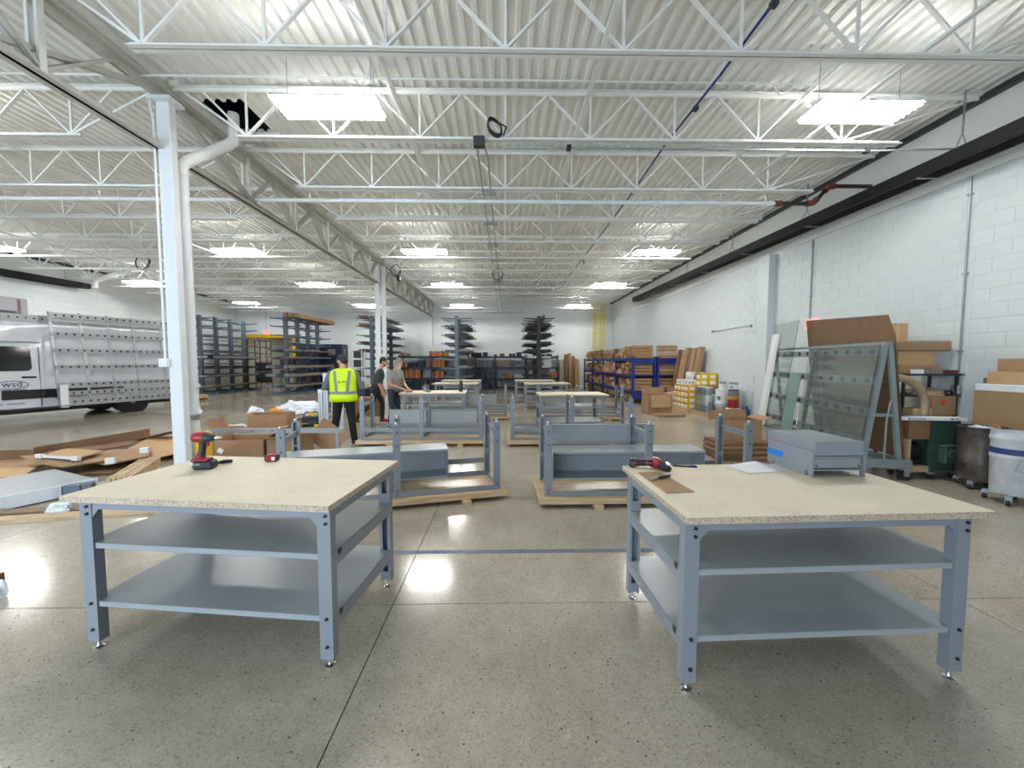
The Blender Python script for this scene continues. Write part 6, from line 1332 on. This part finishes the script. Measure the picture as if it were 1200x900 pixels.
class Fig:
    def __init__(s): s.p = []
    def cap(s, a, b, r0, r1, m): s.p.append(('c', Vector(a), Vector(b), r0, r1, m)); return s
    def ell(s, c, r, m, rot=None): s.p.append(('e', Vector(c), Vector(r), rot or Matrix.Identity(3), 0, m)); return s
    def build(s, name, parent, voxel=0.011):
        bm = bmesh.new()
        for k in s.p:
            if k[0] == 'e':
                r = bmesh.ops.create_icosphere(bm, subdivisions=3, radius=1.0)
                for v in r['verts']: v.co = k[1] + k[3] @ Vector((v.co.x * k[2].x, v.co.y * k[2].y, v.co.z * k[2].z))
            else:
                a, b, r0, r1 = k[1], k[2], k[3], k[4]; d = (b - a); L_ = d.length; q = d.to_track_quat('Z', 'Y').to_matrix()
                r = bmesh.ops.create_icosphere(bm, subdivisions=2 if r0 < 0.03 else 3, radius=1.0)
                for v in r['verts']:
                    t_ = 1.0 if v.co.z > 0 else 0.0; rr = r1 if t_ else r0
                    v.co = a + q @ Vector((v.co.x * rr, v.co.y * rr, v.co.z * rr + (L_ if t_ else 0)))
        me = bpy.data.meshes.new('tmp'); bm.to_mesh(me); bm.free()
        o = bpy.data.objects.new('tmp', me); LINK(o)
        rm = o.modifiers.new('r', 'REMESH'); rm.mode = 'VOXEL'; rm.voxel_size = voxel
        sm = o.modifiers.new('s', 'SMOOTH'); sm.factor = 0.5; sm.iterations = 4
        bpy.context.view_layer.update()
        out = bpy.data.meshes.new_from_object(o.evaluated_get(bpy.context.evaluated_depsgraph_get()))
        bpy.data.objects.remove(o); out.materials.clear(); out.name = name
        names = []
        for k in s.p:
            if k[5] not in names: names.append(k[5])
        for nme in names: out.materials.append(PM[nme])
        nf = len(out.polygons); cen = np.empty(nf * 3); out.polygons.foreach_get('center', cen); cen = cen.reshape(-1, 3)
        best = np.full(nf, 1e9); mi_ = np.zeros(nf, dtype=np.int32)
        for k in s.p:
            if k[0] == 'e':
                inv = np.array(k[3].transposed()); r_ = np.array(k[2]); q = (cen - np.array(k[1])) @ inv.T
                dd = (np.linalg.norm(q / r_, axis=1) - 1) * r_.min()
            else:
                a = np.array(k[1]); ab = np.array(k[2]) - a; h = np.clip(((cen - a) @ ab) / (ab @ ab), 0, 1)
                dd = np.linalg.norm(cen - a - h[:, None] * ab, axis=1) - (k[3] + (k[4] - k[3]) * h)
            w = dd < best; best[w] = dd[w]; mi_[w] = names.index(k[5])
        out.polygons.foreach_set('material_index', mi_); out.polygons.foreach_set('use_smooth', [True] * nf)
        ob = bpy.data.objects.new(name, out); LINK(ob); ob.parent = parent; return ob
def hand(F, wrist, direc, palm_n, m='skin', s=1.0, curl=0.35):
    """palm and five separate fingers; direc points to the fingertips, palm_n out of the palm"""
    w = Vector(wrist); d = Vector(direc).normalized(); n_ = Vector(palm_n); n_ = (n_ - d * n_.dot(d)).normalized(); sd = d.cross(n_)
    for k in (-1, 0, 1): F.cap(w + sd * 0.022 * k * s, w + d * 0.085 * s + sd * 0.026 * k * s, 0.017 * s, 0.015 * s, m)
    for k, L_ in zip((-1.5, -0.5, 0.5, 1.5), (0.064, 0.078, 0.083, 0.072)):
        b = w + d * 0.09 * s + sd * 0.021 * k * s
        c = b + (d * math.cos(curl * .5) + n_ * math.sin(curl * .5)) * L_ * 0.55 * s + sd * 0.004 * k
        e = c + (d * math.cos(curl * 1.6) + n_ * math.sin(curl * 1.6)) * L_ * 0.5 * s
        F.cap(b, c, 0.0095 * s, 0.009 * s, m); F.cap(c, e, 0.009 * s, 0.0078 * s, m)
    b = w + d * 0.03 * s - sd * 0.026 * s; c = b + (d * 0.6 - sd * 0.7 + n_ * 0.3).normalized() * 0.045 * s; e = c + (d * 0.9 - sd * 0.3 + n_ * 0.3).normalized() * 0.034 * s
    F.cap(b, c, 0.013 * s, 0.0105 * s, m); F.cap(c, e, 0.0105 * s, 0.009 * s, m)
def head(F, c, yaw, pitch, hairm, bald=False):
    """c: centre of the head; yaw turns about z, pitch tips the face down. The face looks along local +y"""
    M_ = Matrix.Rotation(yaw, 3, 'Z') @ Matrix.Rotation(-pitch, 3, 'X'); c = Vector(c)
    P = lambda x, y, z: c + M_ @ Vector((x, y, z))
    F.ell(P(0, 0.0, 0.015), (0.074, 0.094, 0.105), 'skin', M_); F.ell(P(0, 0.03, -0.055), (0.058, 0.062, 0.062), 'skin', M_)
    F.ell(P(0, 0.062, -0.088), (0.028, 0.026, 0.022), 'skin', M_)
    F.cap(P(0, 0.092, 0.02), P(0, 0.108, -0.022), 0.011, 0.015, 'skin')
    for s in (-1, 1):
        F.ell(P(s * 0.076, -0.005, -0.005), (0.011, 0.022, 0.034), 'skin', M_)
        F.ell(P(s * 0.03, 0.083, 0.018), (0.013, 0.012, 0.009), 'white', M_); F.ell(P(s * 0.03, 0.092, 0.018), (0.006, 0.006, 0.006), 'eye', M_)
        F.cap(P(s * 0.018, 0.09, 0.04), P(s * 0.045, 0.08, 0.04), 0.006, 0.005, hairm)
    F.ell(P(0, 0.088, -0.052), (0.024, 0.009, 0.009), 'lips', M_)
    return P, M_
def hair_cap(P, M_, m, parent, extra=()):
    F2 = Fig()
    F2.ell(P(0, -0.014, 0.040), (0.082, 0.096, 0.094), m, M_); F2.ell(P(0, -0.045, -0.01), (0.073, 0.058, 0.072), m, M_)
    for e in extra: F2.ell(P(*e[0]), e[1], m, M_)
    return F2.build('hair', parent, 0.009)
def legs(F, hip, kneeL, ankL, kneeR, ankR, m, shoe, dirL, dirR, bare=None):
    hip = Vector(hip)
    F.ell(hip + Vector((0, 0, 0.03)), (0.165, 0.125, 0.13), m)
    for s, kn, an, dr in ((-1, kneeL, ankL, dirL), (1, kneeR, ankR, dirR)):
        kn, an, dr = Vector(kn), Vector(an), Vector(dr).normalized()
        F.cap(hip + Vector((0.085 * s, 0, -0.02)), kn, 0.098, 0.066, m); F.cap(kn, kn.lerp(an, 0.35), 0.066, 0.064, m); F.cap(kn.lerp(an, 0.35), an, 0.064, 0.056, m)
        heel = an + Vector((0, 0, -0.055)) - dr * 0.03
        F.cap(heel, heel + dr * 0.10, 0.042, 0.046, shoe); F.cap(heel + dr * 0.10 + Vector((0, 0, -0.005)), heel + dr * 0.20 + Vector((0, 0, -0.012)), 0.045, 0.034, shoe)
def torso(F, hip, chest, m, sw=0.2, depth=0.12):
    hip, chest = Vector(hip), Vector(chest); up = (chest - hip).normalized(); M_ = Matrix.Identity(3)
    q = Vector((0, 0, 1)).rotation_difference(up).to_matrix()
    F.ell(hip.lerp(chest, 0.12), (0.168, 0.128, 0.13), m, q); F.ell(hip.lerp(chest, 0.45), (0.165, depth, 0.17), m, q); F.ell(hip.lerp(chest, 0.82), (0.18, depth + 0.01, 0.18), m, q)
    for s in (-1, 1): F.ell(chest + q @ Vector((s * 0.12, -0.01, 0.06)), (0.095, 0.085, 0.075), m, q)
    return q

# man in the yellow vest, back turned, looking down to his work on the van side
t = thing('person', 'man in a yellow safety vest and black trousers standing with his back turned', 'person', (-3.13, 7.53, 0), R(14)); t.scale = (1.1, 1.08, 1.0)
F = Fig(); hip = (0, 0, 0.93)
legs(F, hip, (-0.13, 0.02, 0.50), (-0.19, 0.0, 0.098), (0.12, 0.03, 0.50), (0.16, 0.02, 0.098), 'trousers', 'shoe', (-0.35, 1, 0), (0.25, 1, 0))
torso(F, hip, (-0.01, 0.03, 1.30), 'sleeve')
for s, el, wr in ((-1, (-0.31, 0.03, 1.10), (-0.24, 0.27, 1.07)), (1, (0.30, 0.06, 1.09), (0.16, 0.28, 1.10))):
    F.cap((s * 0.20, 0.02, 1.37), el, 0.062, 0.05, 'sleeve'); F.cap(el, wr, 0.05, 0.036, 'sleeve'); hand(F, Vector(wr) + (Vector(wr) - Vector(el)).normalized() * 0.02, Vector(wr) - Vector(el) + Vector((0.06 * -s, 0, 0)), (0, 0, -1))
F.cap((0, 0.03, 1.42), (-0.01, 0.06, 1.55), 0.064, 0.056, 'skin')
P, Mh = head(F, (-0.02, 0.085, 1.61), R(48), R(24), 'hair'); F.build('body', t)
hair_cap(P, Mh, 'hair', t)
Fb = Fig(); Fb.ell(P(0, 0.045, -0.085), (0.058, 0.05, 0.035), 'hair', Mh); Fb.ell(P(0.05, 0.02, -0.06), (0.02, 0.03, 0.04), 'hair', Mh); Fb.ell(P(-0.05, 0.02, -0.06), (0.02, 0.03, 0.04), 'hair', Mh); Fb.build('beard', t, 0.009)
hv = mat('vest_yellow', S(206, 240, 20), 0.65, bump=0.35, bscale=9); tape_ = mat('vest_reflective', S(128, 134, 138), 0.45)
vr = [(0.845, .236, .190, -0.005, 0), (0.93, .228, .184, -0.003, 0), (0.985, .222, .178, 0, 1), (1.04, .218, .172, 0, 1), (1.12, .216, .168, .01, 0), (1.22, .222, .168, .02, 0), (1.32, .228, .166, .028, 0), (1.39, .222, .146, .035, 0), (1.44, .178, .118, .036, 0), (1.475, .10, .09, .038, 0)]
vm = MB(); NS = 36
pts = []
for (z, rx, ry_, cy, m_) in vr:
    for j in range(NS):
        a = 2 * PI * j / NS; wob = 1 + 0.025 * math.sin(5 * a + z * 9) * (1.2 if z < 1.1 else 0.5)
        pts.append((rx * wob * math.copysign(abs(math.cos(a)) ** 0.8, math.cos(a)), cy + ry_ * wob * math.copysign(abs(math.sin(a)) ** 0.8, math.sin(a)), z))
vm.add(pts, [])
for i in range(len(vr) - 1):
    mm = 1 if vr[i][4] and vr[i + 1][4] else 0
    vm.f += [(i * NS + j, i * NS + (j + 1) % NS, (i + 1) * NS + (j + 1) % NS, (i + 1) * NS + j) for j in range(NS)]; vm.m += [mm] * NS
v_ = obj('safety_vest', vm, [hv, tape_], t, smooth=60); v_.modifiers.new('thick', 'SOLIDIFY').thickness = 0.006
def vest_pt(x, z, out=0.008):
    for i in range(len(vr) - 1):
        if vr[i][0] <= z <= vr[i + 1][0]:
            u = (z - vr[i][0]) / (vr[i + 1][0] - vr[i][0]); rx = vr[i][1] * (1 - u) + vr[i + 1][1] * u; ry_ = vr[i][2] * (1 - u) + vr[i + 1][2] * u; cy = vr[i][3] * (1 - u) + vr[i + 1][3] * u
            c = min(0.999, abs(x) / rx) ** (1 / 0.8); sn = math.sqrt(max(0, 1 - c * c)) ** 0.8
            return (x, cy - ry_ * sn * 1.03 - out, z)
for s in (-1, 1):
    sb = MB(); zz_ = [1.04 + 0.039 * k for k in range(11)]
    for z0, z1 in zip(zz_[:-1], zz_[1:]):
        xa = s * (0.085 + 0.10 * (z0 - 1.04)); xb = s * (0.085 + 0.10 * (z1 - 1.04))
        sb.add([vest_pt(xa - 0.024, z0), vest_pt(xa + 0.024, z0), vest_pt(xb + 0.024, z1), vest_pt(xb - 0.024, z1)], [(0, 1, 2, 3)])
    obj('reflective_strip', sb, tape_, v_)
pb = MB(); 
for k, (x0, x1, z0, z1) in enumerate(((-0.05, -0.03, 1.20, 1.235), (-0.01, 0.0, 1.213, 1.235), (0.006, 0.016, 1.213, 1.23), (0.022, 0.034, 1.213, 1.24), (0.04, 0.05, 1.213, 1.235), (0.056, 0.066, 1.213, 1.232), (0.072, 0.082, 1.213, 1.235))):
    pb.add([vest_pt(x0, z0, .012), vest_pt(x1, z0, .012), vest_pt(x1, z1, .012), vest_pt(x0, z1, .012)], [(0, 1, 2, 3)])
obj('back_print', pb, mat('vest_print', S(70, 96, 40), 0.6), v_)

# man in dark clothes walking, one foot behind
t = thing('person', 'dark haired man in a dark shirt and black trousers striding behind the bearded man', 'person', (-3.42, 10.25, 0), R(-68))
F = Fig(); hip = (0.0, 0.02, 0.92)
legs(F, hip, (-0.10, 0.17, 0.51), (-0.10, 0.16, 0.098), (0.10, -0.10, 0.53), (0.13, -0.50, 0.15), 'trousers', 'shoe_red', (0, 1, 0), (0.1, 1, -0.1))
torso(F, hip, (0.0, 0.12, 1.28), 'shirt_dark')
for s, el, wr in ((-1, (-0.29, 0.12, 1.09), (-0.27, 0.22, 0.87)), (1, (0.29, 0.06, 1.08), (0.27, 0.14, 0.86))):
    F.cap((s * 0.20, 0.12, 1.36), el, 0.062, 0.05, 'shirt_dark'); F.cap(el, wr, 0.045, 0.032, 'skin'); hand(F, Vector(wr) + (Vector(wr) - Vector(el)).normalized() * 0.02, Vector(wr) - Vector(el), (-s, 0, -0.3))
F.cap((0, 0.13, 1.40), (0.0, 0.18, 1.53), 0.062, 0.056, 'skin')
P, Mh = head(F, (0, 0.21, 1.60), R(-10), R(14), 'hair'); F.build('body', t)
hair_cap(P, Mh, 'hair', t)
Fb = Fig(); Fb.ell(P(0, 0.045, -0.085), (0.056, 0.05, 0.033), 'hair', Mh); Fb.build('beard', t, 0.009)

# bearded man working with both hands on the bench corner
t = thing('person', 'grey haired man with a long white beard and grey t-shirt working at a bench', 'person', (-2.75, 9.55, 0), R(-112))
F = Fig(); hip = (0, 0, 0.92)
legs(F, hip, (-0.11, 0.04, 0.49), (-0.13, 0.0, 0.098), (0.11, 0.04, 0.49), (0.13, -0.02, 0.098), 'jeans', 'shoe', (-0.2, 1, 0), (0.2, 1, 0))
torso(F, hip, (0.0, 0.06, 1.26), 'shirt_grey', depth=0.135)
for s in (-1, 1):
    sh = Vector((s * 0.20, 0.06, 1.34)); el = Vector((s * 0.27, 0.10, 1.06)); wr = Vector((s * 0.10, 0.34, 0.955))
    F.cap(sh, sh.lerp(el, 0.6), 0.068, 0.064, 'shirt_grey'); F.cap(sh.lerp(el, 0.5), el, 0.05, 0.046, 'skin'); F.cap(el, wr, 0.045, 0.031, 'skin')
    hand(F, wr + Vector((0, 0.015, -0.005)), Vector((-s * 0.35, 0.9, -0.28)), (0, 0, -1), curl=0.6)
F.cap((0, 0.07, 1.38), (0.0, 0.13, 1.50), 0.064, 0.057, 'skin')
P, Mh = head(F, (0, 0.17, 1.565), R(-12), R(30), 'hair_grey'); F.build('body', t)
hair_cap(P, Mh, 'hair_grey', t)
Fb = Fig(); Fb.ell(P(0, 0.055, -0.085), (0.058, 0.048, 0.035), 'beard', Mh); Fb.cap(P(0, 0.075, -0.10), P(0, 0.05, -0.25), 0.045, 0.014, 'beard'); Fb.cap(P(-0.03, 0.097, -0.036), P(0.03, 0.097, -0.036), 0.010, 0.010, 'beard'); Fb.build('beard', t, 0.009)
